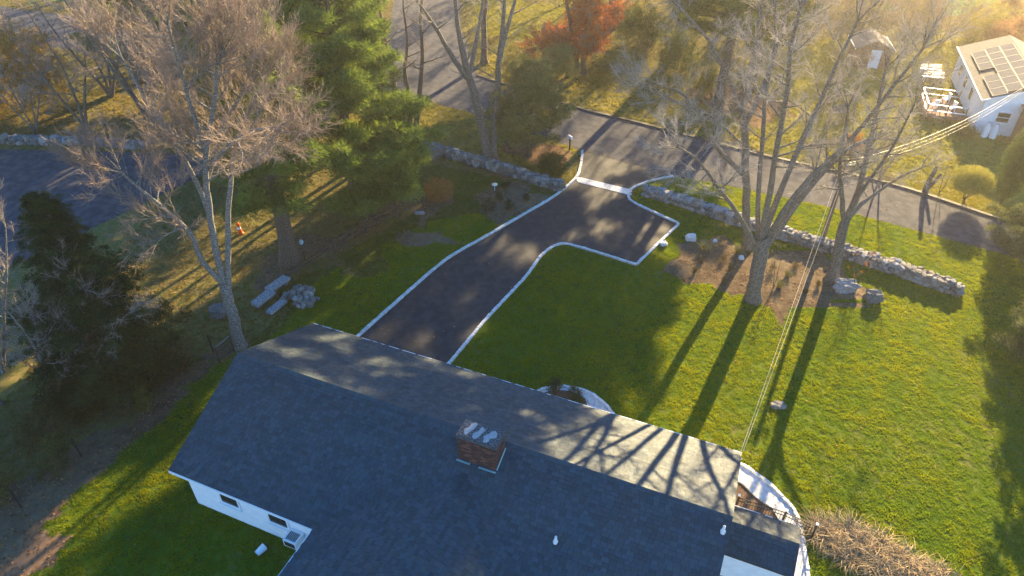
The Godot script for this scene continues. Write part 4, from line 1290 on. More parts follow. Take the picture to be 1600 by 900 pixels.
func make_small() -> void:
	var b := MB.new()
	# utility pole and its wires
	var up := thing("utility_pole", "brown wooden utility pole standing behind the stone wall", "utility pole", Vector3(20.95, 0, -39.6))
	b = MB.new(); b.lathe([[0.17, -0.1], [0.16, 1.0], [0.12, 6.1], [0.0, 6.12]], 12); part(up, "pole", b.mesh(), M.pole)
	b = MB.new(); b.at(0, 5.75, 0.16, 0.9, 0.1, 0.1); part(up, "crossarm", b.mesh(), M.pole)
	for s in [-0.38, 0.0, 0.38]:
		b = MB.new(); b.lathe([[0.03, 5.8], [0.05, 5.85], [0.03, 5.92], [0.045, 5.96], [0.0, 5.98]], 8); var q := part(up, "insulator", b.mesh(), M.tank); q.position = Vector3(s, 0, 0.16)
	var hc := hw(21.9, -4.9)
	var sd := thing("service_wires", "thin pale wires running from the wooden pole down to the dark roof corner", "wires", Vector3(20.95, 0, -39.6))
	for k in 2:
		wire(sd, Vector3(-0.38 + k * 0.38, 5.95, 0.16), Vector3(hc.x - 20.95 + k * 0.1, 2.85 + 0.08 * k, hc.y + 39.6), 0.55 + 0.08 * k, 0.007)
	var sw := thing("street_wires", "bundle of bright wires running from wooden pole toward the far white house", "wires", Vector3(20.95, 0, -39.6))
	for k in 3:
		wire(sw, Vector3(-0.3 + k * 0.22, 5.95 - k * 0.1, 0.0), Vector3(20.3 + 0.12 * k, 4.5 - k * 0.12, -15.4), 0.9 + 0.12 * k, 0.007 if k else 0.013)
	# split rail fence
	var rf_ := thing("rail_fence", "weathered split rail fence along the leafy edge of the left lawn", "fence", Vector3(-11.63, 0, -38.21))
	var fp := [Vector3(-14.1, 0, -35.3), Vector3(-11.63, 0, -38.21), Vector3(-10.0, 0, -40.67), Vector3(-8.1, 0, -42.5), Vector3(-6.42, 0, -44.06)]
	for k in 5:
		b = MB.new(); b.at(fp[k].x + 11.63, 0.55 if k else 0.2, fp[k].z + 38.21, 0.16, 1.15 if k else 0.5, 0.16); part(rf_, "post", b.mesh(), M.wood_dark)
		if k:
			for y in [0.45, 0.88]:
				var o := Vector3(11.63, 0, 38.21)
				b = MB.new(); b.bar(fp[k - 1] + o + Vector3(0, y if k > 1 else 0.12 + y * 0.2, 0), fp[k] + o + Vector3(0, y, 0), 0.07, 0.09); part(rf_, "rail", b.mesh(), M.wood_dark)
	# wire fence down the left side
	var wf := thing("wire_fence", "thin dark posts of a wire fence beside the leafy brown strip", "fence", Vector3(-17.83, 0, -26.64))
	var wp := [Vector3(-15.3, 0, -29.5), Vector3(-16.5, 0, -28.6), Vector3(-17.83, 0, -26.64), Vector3(-18.99, 0, -24.16), Vector3(-20.3, 0, -21.4), Vector3(-21.6, 0, -18.6)]
	for k in 6:
		var q: Vector3 = wp[k] + Vector3(17.83, 0, 26.64)
		b = MB.new(); b.at(q.x, 0.65, q.z, 0.06, 1.3, 0.06); part(wf, "post", b.mesh(), M.black_metal)
		if k:
			for y in [0.3, 0.7, 1.15]:
				b = MB.new(); b.bar(wp[k - 1] + Vector3(17.83, y, 26.64), q + Vector3(0, y, 0), 0.006, 0.006); part(wf, "wire", b.mesh(), M.black_metal)
	var gt := thing("fence_gate", "small metal gate with pale top rail beside the multi-stemmed trunk", "gate", Vector3(-15.6, 0, -28.2), 1.1)
	b = MB.new(); b.at(0, 1.15, 0, 1.1, 0.05, 0.05); part(gt, "top_rail", b.mesh(), M.alu)
	b = MB.new(); b.at(0, 0.2, 0, 1.0, 0.04, 0.04); part(gt, "bottom_rail", b.mesh(), M.black_metal)
	for s in [-0.52, 0.52]:
		b = MB.new(); b.at(s, 0.6, 0, 0.05, 1.2, 0.045); part(gt, "post", b.mesh(), M.black_metal)
	for k in 8:
		b = MB.new(); b.at(-0.42 + k * 0.12, 0.66, 0, 0.014, 0.92, 0.014); part(gt, "bar", b.mesh(), M.black_metal)
	# stone slabs and rock pile by the pine
	for c in [[-14.35, -34.3, 1.5, 0.62, 0.35, 0.5, "grey stone slab bench lying beside the pine trunk"], [-14.9, -32.95, 1.5, 0.6, 0.3, 0.55, "long pale stone slab resting on a block near the rock pile"], [-14.0, -32.4, 1.35, 0.45, 0.1, 0.55, "narrow flat stone slab on the grass below the rock pile"]]:
		rng.seed = int(-c[0] * 100)
		b = MB.new()
		var p8 := []
		for k in 8:
			p8.append(Vector3((0.5 if k & 1 else -0.5) * c[2] * rf(0.88, 1.1), (c[4] if k & 2 else c[4] - 0.16) + 0.14, (0.5 if k & 4 else -0.5) * c[3] * rf(0.85, 1.15)))
		b.quad(p8[0], p8[1], p8[3], p8[2]); b.quad(p8[5], p8[4], p8[6], p8[7]); b.quad(p8[4], p8[0], p8[2], p8[6]); b.quad(p8[1], p8[5], p8[7], p8[3]); b.quad(p8[2], p8[3], p8[7], p8[6]); b.quad(p8[4], p8[5], p8[1], p8[0])
		var sl := thing("stone_slab", c[6], "slab", Vector3(c[0], 0, c[1]), c[5] + 0.55)
		part(sl, "slab_top", b.mesh(), M.slab)
		if c[4] > 0.2:
			for s in [-0.4, 0.4]:
				var m := part(sl, "support_stone", stone_shapes[0], M.stone_b)
				m.transform = Transform3D(Basis.from_scale(Vector3(0.4, 0.45, 0.45)), Vector3(s * c[2] * 0.8, 0.17, 0))
	rng.seed = 31
	var rp := thing("rock_pile", "round heap of lichen grey stones beside the pine on the lawn edge", "rock pile", Vector3(-12.75, 0, -33.35))
	for k in 44:
		var a := rf(0, TAU)
		var rr := sqrt(rng.randf()) * 0.95
		var s := rf(0.3, 0.55)
		var m := part(rp, "stone", stone_shapes[k % 4], [M.stone_b, M.stone_a, M.stone_c, M.stone_b][rng.randi() % 4])
		m.transform = Transform3D(Basis.from_euler(Vector3(rf(0, 3), rf(0, 6), rf(0, 3))).scaled_local(Vector3(s, s * 0.75, s)), Vector3(cos(a) * rr * 1.15, 0.14 + (1.0 - rr) * 0.45 * rf(0.6, 1.0), sin(a) * rr))
	# bird feeder, marker, lamp, mailbox
	var bf := thing("garden_lamp", "slim pole with a pale blue globe on top beside the pine", "lamp", Vector3(-13.33, 0, -36.98))
	b = MB.new(); b.lathe([[0.018, 0.0], [0.018, 1.55]], 6); part(bf, "pole", b.mesh(), M.black_metal)
	b = MB.new(); b.lathe([[0.0, 1.5], [0.1, 1.55], [0.15, 1.66], [0.14, 1.76], [0.08, 1.85], [0.0, 1.87]], 14); part(bf, "globe", b.mesh(), flat("pale blue glass", Color(0.28, 0.42, 0.45), 0.25))
	var mk := thing("orange_marker", "small orange marker with white band standing in shaded grass near the pine", "marker", Vector3(-18.63, 0, -40.51))
	b = MB.new(); b.lathe([[0.24, 0.0], [0.24, 0.05], [0.17, 0.06], [0.13, 0.4]], 12); part(mk, "base", b.mesh(), M.orange)
	b = MB.new(); b.lathe([[0.132, 0.4], [0.10, 0.56]], 12); part(mk, "band", b.mesh(), M.tank)
	b = MB.new(); b.lathe([[0.10, 0.56], [0.12, 0.7], [0.09, 0.82], [0.0, 0.86]], 12); part(mk, "top", b.mesh(), M.orange)
	var lp := thing("path_light", "short white garden light in the bed below the left stone wall", "garden light", Vector3(-1.3, 0, -46.4))
	b = MB.new(); b.lathe([[0.025, 0.0], [0.025, 0.45]], 8); part(lp, "stake", b.mesh(), M.trim)
	b = MB.new(); b.lathe([[0.03, 0.42], [0.22, 0.5], [0.22, 0.55], [0.05, 0.62], [0.0, 0.63]], 14); part(lp, "head", b.mesh(), M.trim)
	var mb := thing("mailbox", "small white mailbox on dark post at the driveway mouth", "mailbox", Vector3(4.75, 0, -53.0), 0.55)
	b = MB.new(); b.at(0, 0.55, 0, 0.1, 1.1, 0.1); part(mb, "post", b.mesh(), M.wood_dark)
	b = MB.new(); prism(b, [Vector2(-0.1, 1.1), Vector2(-0.1, 1.24), Vector2(-0.06, 1.31), Vector2(0.06, 1.31), Vector2(0.1, 1.24), Vector2(0.1, 1.1)], -0.25, 0.25); part(mb, "box", b.mesh(), M.tank)
	b = MB.new(); b.at(0.115, 1.3, 0.05, 0.012, 0.2, 0.05); part(mb, "flag", b.mesh(), M.orange)
	var st := thing("split_stump", "weathered forked stump at the far edge of the road", "stump", Vector3(30.95, 0, -46.1))
	b = MB.new(); b.tube(PackedVector3Array([Vector3(0, -0.05, 0), Vector3(-0.08, 0.8, 0), Vector3(0.05, 2.2, 0.1), Vector3(0.03, 2.25, 0.1)]), PackedFloat32Array([0.24, 0.18, 0.13, 0.0]), 8); part(st, "stem", b.mesh(), M.bark_tan)
	b = MB.new(); b.tube(PackedVector3Array([Vector3(0.05, 0.3, 0), Vector3(0.35, 0.9, 0), Vector3(0.62, 1.55, 0), Vector3(0.63, 1.58, 0)]), PackedFloat32Array([0.15, 0.13, 0.1, 0.0]), 8); part(st, "stem", b.mesh(), M.bark_tan)
	# rocks
	boulder("boulder", "rounded grey boulder at the foot of the slim right tree", Vector3(20.5, 0, -34.25), Vector3(1.45, 0.75, 0.95), M.stone_a, 3)
	boulder("boulder", "dark blocky boulder at the tip of the right mulch bed", Vector3(21.75, 0, -33.2), Vector3(0.95, 0.8, 0.85), M.stone_b, 8)
	boulder("boulder", "smooth bluish boulder set into the left stone wall", Vector3(-6.6, 0, -51.7), Vector3(2.3, 1.25, 1.3), M.stone_b, 13, "", 0.5)
	boulder("white_rock", "bright white rock on grass by the driveway corner", Vector3(12.1, 0, -39.8), Vector3(0.7, 0.5, 0.55), M.white_rock, 21)
	boulder("white_rock", "small white rock touching the driveway kerb", Vector3(10.15, 0, -39.15), Vector3(0.5, 0.3, 0.5), M.white_rock, 22)
	boulder("white_rock", "small pale stone beside the yellow tuft in the mulch", Vector3(14.95, 0, -37.5), Vector3(0.34, 0.28, 0.3), M.white_rock, 23)
	boulder("white_rock", "tiny pale stone at the back edge of the mulch bed", Vector3(13.7, 0, -39.5), Vector3(0.3, 0.22, 0.3), M.white_rock, 27)
	boulder("lawn_rock", "flat tan stone lying in the sunny front lawn", Vector3(13.5, 0, -24.6), Vector3(0.75, 0.22, 0.5), M.stone_c, 24)
	boulder("boulder", "dark round stone under the multi-stemmed tree", Vector3(-17.2, 0, -31.8), Vector3(0.95, 0.8, 0.9), M.stone_b, 25)
	boulder("white_rock", "pale flat stone on grass near the brown round bush", Vector3(-6.6, 0, -43.1), Vector3(0.7, 0.2, 0.35), M.slab, 26)
# ---------------------------------------------------------------- plants
func dup(o: Node3D, label: String, where: Vector3, turn: float, s: Vector3, group: String) -> Node3D:
	var c: Node3D = o.duplicate()
	var stem := String(o.name)
	if stem.length() > 4 and stem.substr(stem.length() - 4, 1) == "_" and stem.right(3).is_valid_int():
		stem = stem.left(stem.length() - 4)
	c.name = numbered(stem)
	add_child(c)
	c.position = where; c.rotation.y = turn; c.scale = s
	c.set_meta("label", label)
	c.set_meta("group", group)
	return c

func make_trees() -> void:
	bare_tree("bare_maple", "big multi-stemmed bare tree rooted in the mulch bed by the stone wall", MAPLE_A, {"seed": 21, "wood": M.bark_tan, "twig": M.twig_grey, "plain_trunk": true, "lmax": 2.6, "lmin": 1.3, "every": 0.62, "sprays": 2.0, "sides": 10, "from": 0.3})
	bare_tree("bare_maple", "bare forked tree growing just behind the right stone wall", MAPLE_B, {"seed": 22, "wood": M.bark_tan, "twig": M.twig_grey, "plain_trunk": true, "lmax": 2.8, "lmin": 1.4, "every": 0.7, "sprays": 2.0, "from": 0.2})
	bare_tree("bare_tree", "slim bare tree beside the rounded grey boulder", TREE_C, {"seed": 23, "wood": M.bark_tan, "twig": M.twig_grey, "plain_trunk": true, "lmax": 2.2, "lmin": 1.1, "every": 0.6, "sprays": 1.8})
	bare_tree("bare_maple", "large bare tree with lichen grey stems and dense twiggy crown by the house corner", MAPLE_E, {"seed": 24, "wood": M.bark_grey, "twig": M.twig_warm, "plain_trunk": true, "lmax": 3.3, "lmin": 1.8, "every": 0.42, "dens": 2.2, "sprays": 2.8, "spray": 1.05, "spray_up": 0.5, "up": 0.09, "from": 0.42, "tips": 6})
	bare_tree("bare_tree", "tall double-trunked bare tree behind the left stone wall", DOUBLE_I, {"seed": 25, "wood": M.bark_tan, "twig": M.twig_grey, "lmax": 2.6, "from": 0.45, "every": 0.9, "sprays": 1.3, "tips": 3})
	bare_tree("bare_tree", "dark bare tree with three stems at the end of the left stone wall", TRIPLE_J, {"seed": 26, "wood": M.bark_brown, "twig": M.twig_dark, "lmax": 2.2, "from": 0.4, "every": 0.8, "sprays": 1.3, "tips": 3})
	var oak := {"wood": M.bark_brown, "twig": M.twig_dark, "lmax": 5.2, "lmin": 2.6, "from": 0.22, "every": 0.42, "sprays": 2.6, "leaf": [Color(0.34, 0.075, 0.02), Color(0.58, 0.18, 0.045)], "leaf_share": 1.0, "leaf_size": 1.15, "up": 0.0, "out": 0.9}
	oak.seed = 27
	bare_tree("red_oak", "tree holding orange red leaves above the golden lawn, taller dark trunk", OAK_M, oak)
	oak.seed = 28
	bare_tree("red_oak", "second orange-leaved tree standing close behind the taller dark trunk", OAK_M2, oak)
	var bq := bare_tree("bare_sapling", "grey bare small tree in front of the dark spruce, three fanned stems", BARE_Q, {"seed": 29, "wood": M.bark_grey, "twig": M.twig_dark, "lmax": 2.0, "lmin": 1.0, "every": 0.5, "sprays": 1.6, "spray": 0.9})
	bare_tree("bare_sapling", "slender bare small tree beside the dark spruce, thinner than its neighbour", BARE_R, {"seed": 30, "wood": M.bark_grey, "twig": M.twig_dark, "lmax": 1.5, "lmin": 0.8, "every": 0.5, "sprays": 1.4, "spray": 0.8})
	for c in [[-25.2, -22.6, 1.9, 0.85, "grey bare brush tree behind the olive thicket shrub"], [-27.2, -27.0, 0.6, 1.1, "larger grey bare tree on the street side of the spruce"], [-24.3, -19.4, 3.4, 0.7, "low grey bare brush tree at the outer thicket end"], [-26.0, -24.8, 4.6, 0.9, "grey bare tree leaning between spruce and thicket"]]:
		dup(bq, c[4], Vector3(c[0], 0, c[1]), c[2], Vector3.ONE * c[3], "bare small trees by the thicket")
	bq.set_meta("group", "bare small trees by the thicket")
	# conifers
	var pine := {"h": 19.0, "h0": 3.4, "r": 0.42, "reach": 5.6, "per": 4, "gap": 0.62, "rise": 0.02, "curl": 0.25, "bare": 0.3, "side": 0.55, "step": 0.42, "droop": 0.1, "size": 0.85, "taper": 0.6, "lo": Color(0.06, 0.11, 0.02), "hi": Color(0.20, 0.25, 0.05), "seed": 41}
	conifer("white_pine", "tall green pine with bare dark trunk beside the rock pile", Vector3(-14.28, 0, -36.98), pine.merged({"h": 17.5, "h0": 5.4, "r": 0.55, "reach": 4.6, "seed": 42}, true))
	conifer("white_pine", "tall green pine sweeping its low boughs over the rail fence", Vector3(-11.4, 0, -44.6), pine.merged({"h0": 1.8, "reach": 6.8, "seed": 43, "per": 5, "size": 0.95, "taper": 0.7, "low": 6.0, "low_dir": -0.55}, true))
	conifer("white_pine", "green pine behind the rail fence pine, near the three-stemmed tree", Vector3(-17.5, 0, -55.5), pine.merged({"h0": 2.0, "h": 18.0, "seed": 44}, true))
	conifer("dark_spruce", "dark cone-shaped spruce by the shaded side street", Vector3(-20.6, 0, -26.6), {"h": 11.3, "h0": 0.5, "r": 0.28, "reach": 4.1, "shrink": 0.5, "per": 12, "gap": 0.42, "rise": -0.12, "curl": 0.2, "bare": 0.3, "side": 0.45, "step": 0.4, "droop": 0.3, "size": 0.7, "taper": 0.95, "lo": Color(0.014, 0.032, 0.013), "hi": Color(0.055, 0.085, 0.024), "seed": 45, "clump": "spruce"})
	conifer("cedar_tree", "olive brown cedar beside the driveway mouth", Vector3(1.35, 0, -52.0), {"h": 7.4, "h0": 1.5, "r": 0.2, "reach": 3.7, "per": 6, "gap": 0.36, "rise": 0.15, "curl": 0.3, "bare": 0.3, "side": 0.5, "step": 0.45, "droop": 0.1, "size": 0.7, "taper": 0.5, "lo": Color(0.13, 0.125, 0.035), "hi": Color(0.30, 0.26, 0.09), "seed": 46, "clump": "spruce"})
	var tall := pine.merged({"h": 21.0, "h0": 7.0, "reach": 5.2, "r": 0.5, "per": 5, "lo": Color(0.05, 0.08, 0.02), "hi": Color(0.15, 0.18, 0.045)}, true)
	conifer("white_pine", "tall pine with long bare trunk beyond the road behind the bare maples", Vector3(18.2, 0, -59.2), tall.merged({"seed": 47, "h": 26.0, "reach": 6.6, "taper": 0.38, "h0": 7.5, "per": 4, "size": 0.8, "gap": 0.8}, true))
	conifer("white_pine", "tall pine beyond the road next to the long bare pine trunk", Vector3(23.0, 0, -66.0), tall.merged({"seed": 48, "h0": 6.0, "h": 27.0, "reach": 6.0, "taper": 0.45, "per": 3}, true))
	conifer("white_pine", "tall pine at the back of the golden lawn", Vector3(11.5, 0, -84.0), tall.merged({"seed": 49, "h0": 9.0}, true))
	conifer("white_pine", "tall high-crowned pine near the far green hedge behind the lawn", Vector3(17.5, 0, -75.0), tall.merged({"seed": 50, "h0": 9.5, "h": 25.0, "reach": 6.0, "taper": 0.45, "per": 4}, true))
	conifer("white_pine", "green pine on the near side of the main road above the side street", Vector3(-22.0, 0, -64.5), pine.merged({"h0": 2.5, "h": 18.0, "seed": 53, "r": 0.35}, true))
	conifer("white_pine", "green pine among the bare trees between the two roads", Vector3(-29.0, 0, -66.5), pine.merged({"h0": 3.0, "h": 18.0, "seed": 54, "r": 0.35}, true))
	conifer("white_pine", "green pine by the golden yellow tree between the roads", Vector3(-36.5, 0, -68.0), pine.merged({"h0": 3.0, "h": 17.0, "seed": 55, "r": 0.35}, true))
	conifer("white_pine", "slimmer green pine beside the road junction", Vector3(-14.5, 0, -62.3), pine.merged({"h0": 3.0, "h": 15.0, "reach": 3.6, "seed": 56, "r": 0.28}, true))
	var low := pine.merged({"h": 8.0, "h0": 0.7, "reach": 3.6, "r": 0.2, "gap": 0.5, "size": 0.7, "lo": Color(0.05, 0.065, 0.03), "hi": Color(0.15, 0.16, 0.07)}, true)
	conifer("young_pine", "young pine reaching over the right end of the road edge lawn", Vector3(33.4, 0, -36.2), low.merged({"seed": 51}, true))
	conifer("young_pine", "young pine at the shaded right edge of the front lawn", Vector3(29.0, 0, -26.6), low.merged({"seed": 52, "h": 9.0, "reach": 3.9}, true))
	# clipped evergreens
	for c in [[35.5, -44.2, "dark columnar evergreen at the far road edge beside round topiary", 61], [36.9, -42.6, "dark columnar evergreen nearer the young pine at the far road edge", 62]]:
		shrub("arborvitae", c[2], Vector3(c[0], 0, c[1]), Vector3(2.3, 6.2, 2.3), 1700, Color(0.04, 0.07, 0.016), Color(0.13, 0.16, 0.035), c[3], {"ball": true, "leaf": 0.42, "clump": "fine", "category": "tree", "lift": 0.5}, "")
	shrub("topiary_bush", "round clipped bush on a short stem at the far road edge", Vector3(33.3, 0, -45.0), Vector3(3.0, 1.9, 2.8), 1700, Color(0.22, 0.22, 0.035), Color(0.48, 0.41, 0.10), 63, {"ball": true, "leaf": 0.33, "clump": "fine", "lift": 0.75})
	shrub("yew_bush", "dark rounded evergreen bush at the end of the left stone wall", Vector3(3.1, 0, -48.7), Vector3(2.5, 2.0, 2.2), 900, Color(0.02, 0.05, 0.013), Color(0.05, 0.09, 0.024), 64, {"ball": true, "leaf": 0.33, "clump": "fine"})
	shrub("brown_bush", "russet dome-shaped bush in a mulch ring on the left lawn", Vector3(-5.3, 0.02, -44.9), Vector3(2.2, 1.9, 2.0), 700, Color(0.24, 0.10, 0.03), Color(0.46, 0.22, 0.07), 65, {"ball": true, "leaf": 0.28, "clump": "fine"})
	shrub("yellow_bush", "pale yellow green shrub on the lawn below the orange-leaved trees", Vector3(4.6, 0, -66.5), Vector3(5.0, 4.0, 4.0), 700, Color(0.20, 0.19, 0.05), Color(0.36, 0.31, 0.11), 66, {"leaf": 0.5, "clump": "fine", "lobes": 12})
	shrub("yellow_bush", "yellowish twiggy shrub behind the cedar across the road", Vector3(0.2, 0, -68.5), Vector3(5.0, 3.2, 3.4), 420, Color(0.13, 0.12, 0.04), Color(0.26, 0.22, 0.08), 67, {"leaf": 0.5, "clump": "fine", "lobes": 11})
	shrub("golden_tree", "broad golden yellow tree beside the top left road", Vector3(-44.5, 0, -60.5), Vector3(12.0, 8.5, 10.0), 1700, Color(0.20, 0.115, 0.02), Color(0.36, 0.22, 0.045), 68, {"leaf": 0.8, "lobes": 22, "category": "tree", "stems": 12})
	shrub("hedge_bush", "broad green hedge bush at the back of the golden lawn", Vector3(14.2, 0, -78.5), Vector3(7.0, 4.2, 4.0), 800, Color(0.05, 0.07, 0.018), Color(0.13, 0.15, 0.04), 69, {"leaf": 0.6, "lobes": 14})
	shrub("hedge_bush", "green bush in front of the broad hedge near the pine trunks", Vector3(16.8, 0, -70.8), Vector3(5.2, 4.0, 3.6), 700, Color(0.05, 0.075, 0.018), Color(0.14, 0.16, 0.04), 70, {"leaf": 0.55, "lobes": 13})
	shrub("hedge_bush", "yellow green bush between hedge and roadside pines", Vector3(19.0, 0, -64.0), Vector3(4.0, 2.8, 3.0), 400, Color(0.12, 0.11, 0.025), Color(0.26, 0.22, 0.05), 71, {"leaf": 0.5, "lobes": 11})
	shrub("hedge_bush", "low golden bush on the far verge beside the road", Vector3(14.6, 0, -57.8), Vector3(2.2, 1.2, 1.8), 200, Color(0.13, 0.13, 0.02), Color(0.25, 0.22, 0.04), 72, {"leaf": 0.4, "lobes": 8})
	shrub("dark_bush", "dark bush behind the deck of the far white house", Vector3(38.6, 0, -55.6), Vector3(1.8, 1.3, 1.6), 260, Color(0.05, 0.06, 0.015), Color(0.12, 0.12, 0.03), 73, {"ball": true, "leaf": 0.35, "clump": "fine"})
	shrub("orange_bush", "orange brown bush on the far sunny verge by the swing", Vector3(27.8, 0, -52.5), Vector3(2.2, 1.8, 2.0), 260, Color(0.24, 0.10, 0.03), Color(0.40, 0.20, 0.06), 74, {"leaf": 0.4, "lobes": 8})
	# shrubs in the beds
	var ev := [Color(0.02, 0.03, 0.012), Color(0.06, 0.075, 0.03)]
	for c in [[-1.61, -43.5, 1.3, 1.15, "largest bushy shrub in the bed below the left stone wall", 81], [-0.2, -43.6, 0.95, 0.9, "neat dark shrub beside the largest bushy one below left wall", 82], [-1.05, -44.9, 0.8, 0.7, "small dark shrub behind the largest one below left wall", 83], [-0.4, -46.6, 0.9, 0.55, "low dark shrub beside the white garden light", 84], [1.0, -45.0, 0.7, 0.4, "tiny sparse shrub in the left wall bed near the driveway", 85]]:
		shrub("bed_shrub", c[4], Vector3(c[0], 0.0, c[1]), Vector3(c[2], c[3], c[2]), int(c[2] * 110), ev[0], ev[1], c[5], {"leaf": 0.26, "clump": "fine"}, "shrubs below the left wall")
	for c in [[11.53, -36.0, 0.5, 0.5, "dark little shrub at the driveway end of the mulch bed", 91], [13.91, -36.2, 0.6, 0.6, "dark little shrub with pale top in the mulch bed middle", 92], [13.77, -37.3, 0.5, 0.45, "small reddish shrub behind the pale-topped one in mulch", 93], [16.6, -36.2, 0.55, 0.5, "small dark shrub in mulch behind the big trunk", 94], [12.2, -37.2, 0.45, 0.4, "low brown shrub between yellow tuft and dark little shrub", 191], [15.2, -35.2, 0.4, 0.35, "tiny dark shrub close in front of the big trunk", 192], [18.2, -36.6, 0.5, 0.45, "small dark shrub in mulch near the pole side", 193], [19.0, -34.6, 0.45, 0.4, "small dark shrub left of the slim tree base", 194], [17.9, -33.9, 0.4, 0.4, "low shrub at the sunny lawn edge of the mulch", 195], [13.2, -34.9, 0.45, 0.4, "low shrub at the shaded lawn edge of the mulch", 196]]:
		shrub("mulch_shrub", c[4], Vector3(c[0], 0.0, c[1]), Vector3(c[2], c[3], c[2]), 45, Color(0.035, 0.03, 0.015), Color(0.11, 0.085, 0.03), c[5], {"leaf": 0.2, "clump": "fine"}, "little shrubs in the right mulch bed")
	for c in [[14.89, -38.2, 0.75, "rounded yellow green grass tuft at the back of the mulch bed", 95], [12.73, -38.5, 0.9, "tall yellow grass tuft near the bright white rock", 96], [16.53, -34.5, 0.65, "pale grass tuft right of the big trunk in sunlit mulch", 97], [17.38, -35.6, 0.6, "pale grass tuft between big trunk and slim tree", 98]]:
		blades("grass_tuft", c[3], "grass tuft", Vector3(c[0], 0, c[1]), 170, c[2], 0.75, Color(0.14, 0.14, 0.03), Color(0.36, 0.31, 0.10), c[4], "ornamental grass in the mulch bed")
	for c in [[16.14, -34.4, 2.4, "thin bare sapling in sunlit mulch beside the big trunk", 101, [Color(0.18, 0.17, 0.04), Color(0.28, 0.26, 0.07)], 0.5], [20.95, -34.0, 2.6, "thin sapling with orange leaves between the two boulders", 102, [Color(0.32, 0.12, 0.03), Color(0.5, 0.2, 0.05)], 0.6], [12.75, -37.9, 1.8, "thin sapling with yellow leaves near the driveway in mulch", 103, [Color(0.22, 0.18, 0.04), Color(0.3, 0.26, 0.06)], 0.5], [31.95, -46.0, 2.8, "bare bushy sapling beside the forked stump", 104, [Color(0.25, 0.19, 0.06), Color(0.33, 0.26, 0.09)], 0.25]]:
		bare_tree("sapling", c[3], fan(2, c[2], 0.12, 0.03, Vector3(c[0], 0, c[1]), c[4]), {"seed": c[4], "wood": M.bark_brown, "twig": M.twig_dark, "levels": 1, "lmax": 0.8, "lmin": 0.4, "every": 0.22, "from": 0.4, "sprays": 1.5, "spray": 0.35, "tips": 2, "leaf": c[5], "leaf_share": c[6], "leaf_size": 0.28, "sides": 5})
	# dry brush at the lower right
	for c in [[13.2, -17.3, 1.1, "dry straw-coloured brush clump right beside the metal fence post", 111], [14.3, -17.2, 1.2, "wide dry brush clump with pale arching stalks in the heap middle", 112], [15.3, -16.5, 1.15, "pale dry brush clump behind the reddish one of the heap", 113], [16.2, -15.8, 1.1, "dry brush clump at the near end of the straw heap", 116], [17.1, -15.2, 0.9, "thin dry stalks at the outer end of the straw heap", 114], [13.9, -16.3, 0.9, "reddish dry brush clump on the shaded side of the heap", 115], [15.0, -15.6, 1.0, "low matted dry brush under the arching stalks of the heap", 117]]:
		blades("dry_brush", c[3], "dry brush", Vector3(c[0], 0, c[1]), 430, c[2], 2.2, Color(0.12, 0.075, 0.035), Color(0.47, 0.34, 0.18), c[4], "heap of dry brush", 0.013)
	# thicket at the lower left
	for c in [[-20.9, -20.8, 2.6, 1.7, "green leafy shrub in the thicket by the wire fence", 121, Color(0.03, 0.045, 0.012), Color(0.10, 0.11, 0.03)], [-22.9, -19.0, 2.4, 1.8, "yellow green shrub at the outer end of the wire fence thicket", 122, Color(0.06, 0.065, 0.015), Color(0.17, 0.15, 0.04)], [-18.6, -24.6, 1.3, 1.3, "small yellow green shrub against a dark fence post", 123, Color(0.08, 0.085, 0.015), Color(0.20, 0.18, 0.04)], [-22.4, -22.6, 3.0, 1.9, "olive shrub between the bare small trees and fence", 124, Color(0.04, 0.045, 0.015), Color(0.11, 0.10, 0.035)], [-24.8, -20.5, 3.0, 2.2, "brownish shrub at the left end of the thicket", 125, Color(0.06, 0.05, 0.02), Color(0.14, 0.10, 0.045)]]:
		shrub("thicket_shrub", c[4], Vector3(c[0], 0, c[1]), Vector3(c[2], c[3], c[2]), int(c[2] * 85), c[6], c[7], c[5], {"leaf": 0.34, "lobes": 10, "stems": 12}, "thicket by the wire fence")
	# woods behind: a few trees built, the others their copies
	var cf := {"wood": M.bark_tan, "twig": M.twig_warm, "levels": 2, "lmax": 2.8, "lmin": 1.4, "every": 0.75, "dens": 1.4, "sprays": 1.8, "spray": 1.2, "from": 0.3, "tips": 4, "sides": 6}
	var w1 := bare_tree("woodland_tree", "bare grey brown tree in the woods between the roads", fan(3, 13.0, 0.28, 0.2, Vector3(-31.5, 0, -57.5), 131), cf.merged({"seed": 131}, true), "bare trees between the roads")
	var w2 := bare_tree("woodland_tree", "bare tree with yellowish twigs in the woods between the roads", fan(4, 10.0, 0.4, 0.15, Vector3(-38.0, 0, -64.0), 132), cf.merged({"seed": 132, "twig": M.twig_grey}, true), "pale bare trees between the roads")
	var w3 := bare_tree("woodland_tree", "bare dark tree in the far woods along the skyline", fan(3, 14.0, 0.25, 0.2, Vector3(30, 0, -92), 133), cf.merged({"seed": 133, "twig": M.twig_dark, "leaf": [Color(0.2, 0.11, 0.04), Color(0.33, 0.22, 0.07)], "leaf_share": 0.14, "leaf_size": 0.8}, true), "far bare woods")
	for c in [[-26, -62.0, 0.95], [-21.5, -59.5, 0.85], [-37, -56.8, 0.75], [-29, -68.0, 0.8], [-19.5, -63.5, 0.8]]:
		dup(w1, w1.get_meta("label"), Vector3(c[0], 0, c[1]), c[0] * 1.7, Vector3.ONE * c[2], "bare trees between the roads")
	for c in [[-33.5, -61, 0.9], [-45.5, -56.5, 0.7], [-41, -56.2, 0.6], [-25, -56.2, 0.7]]:
		dup(w2, w2.get_meta("label"), Vector3(c[0], 0, c[1]), c[0] * 2.3, Vector3.ONE * c[2], "pale bare trees between the roads")
	rng.seed = 140
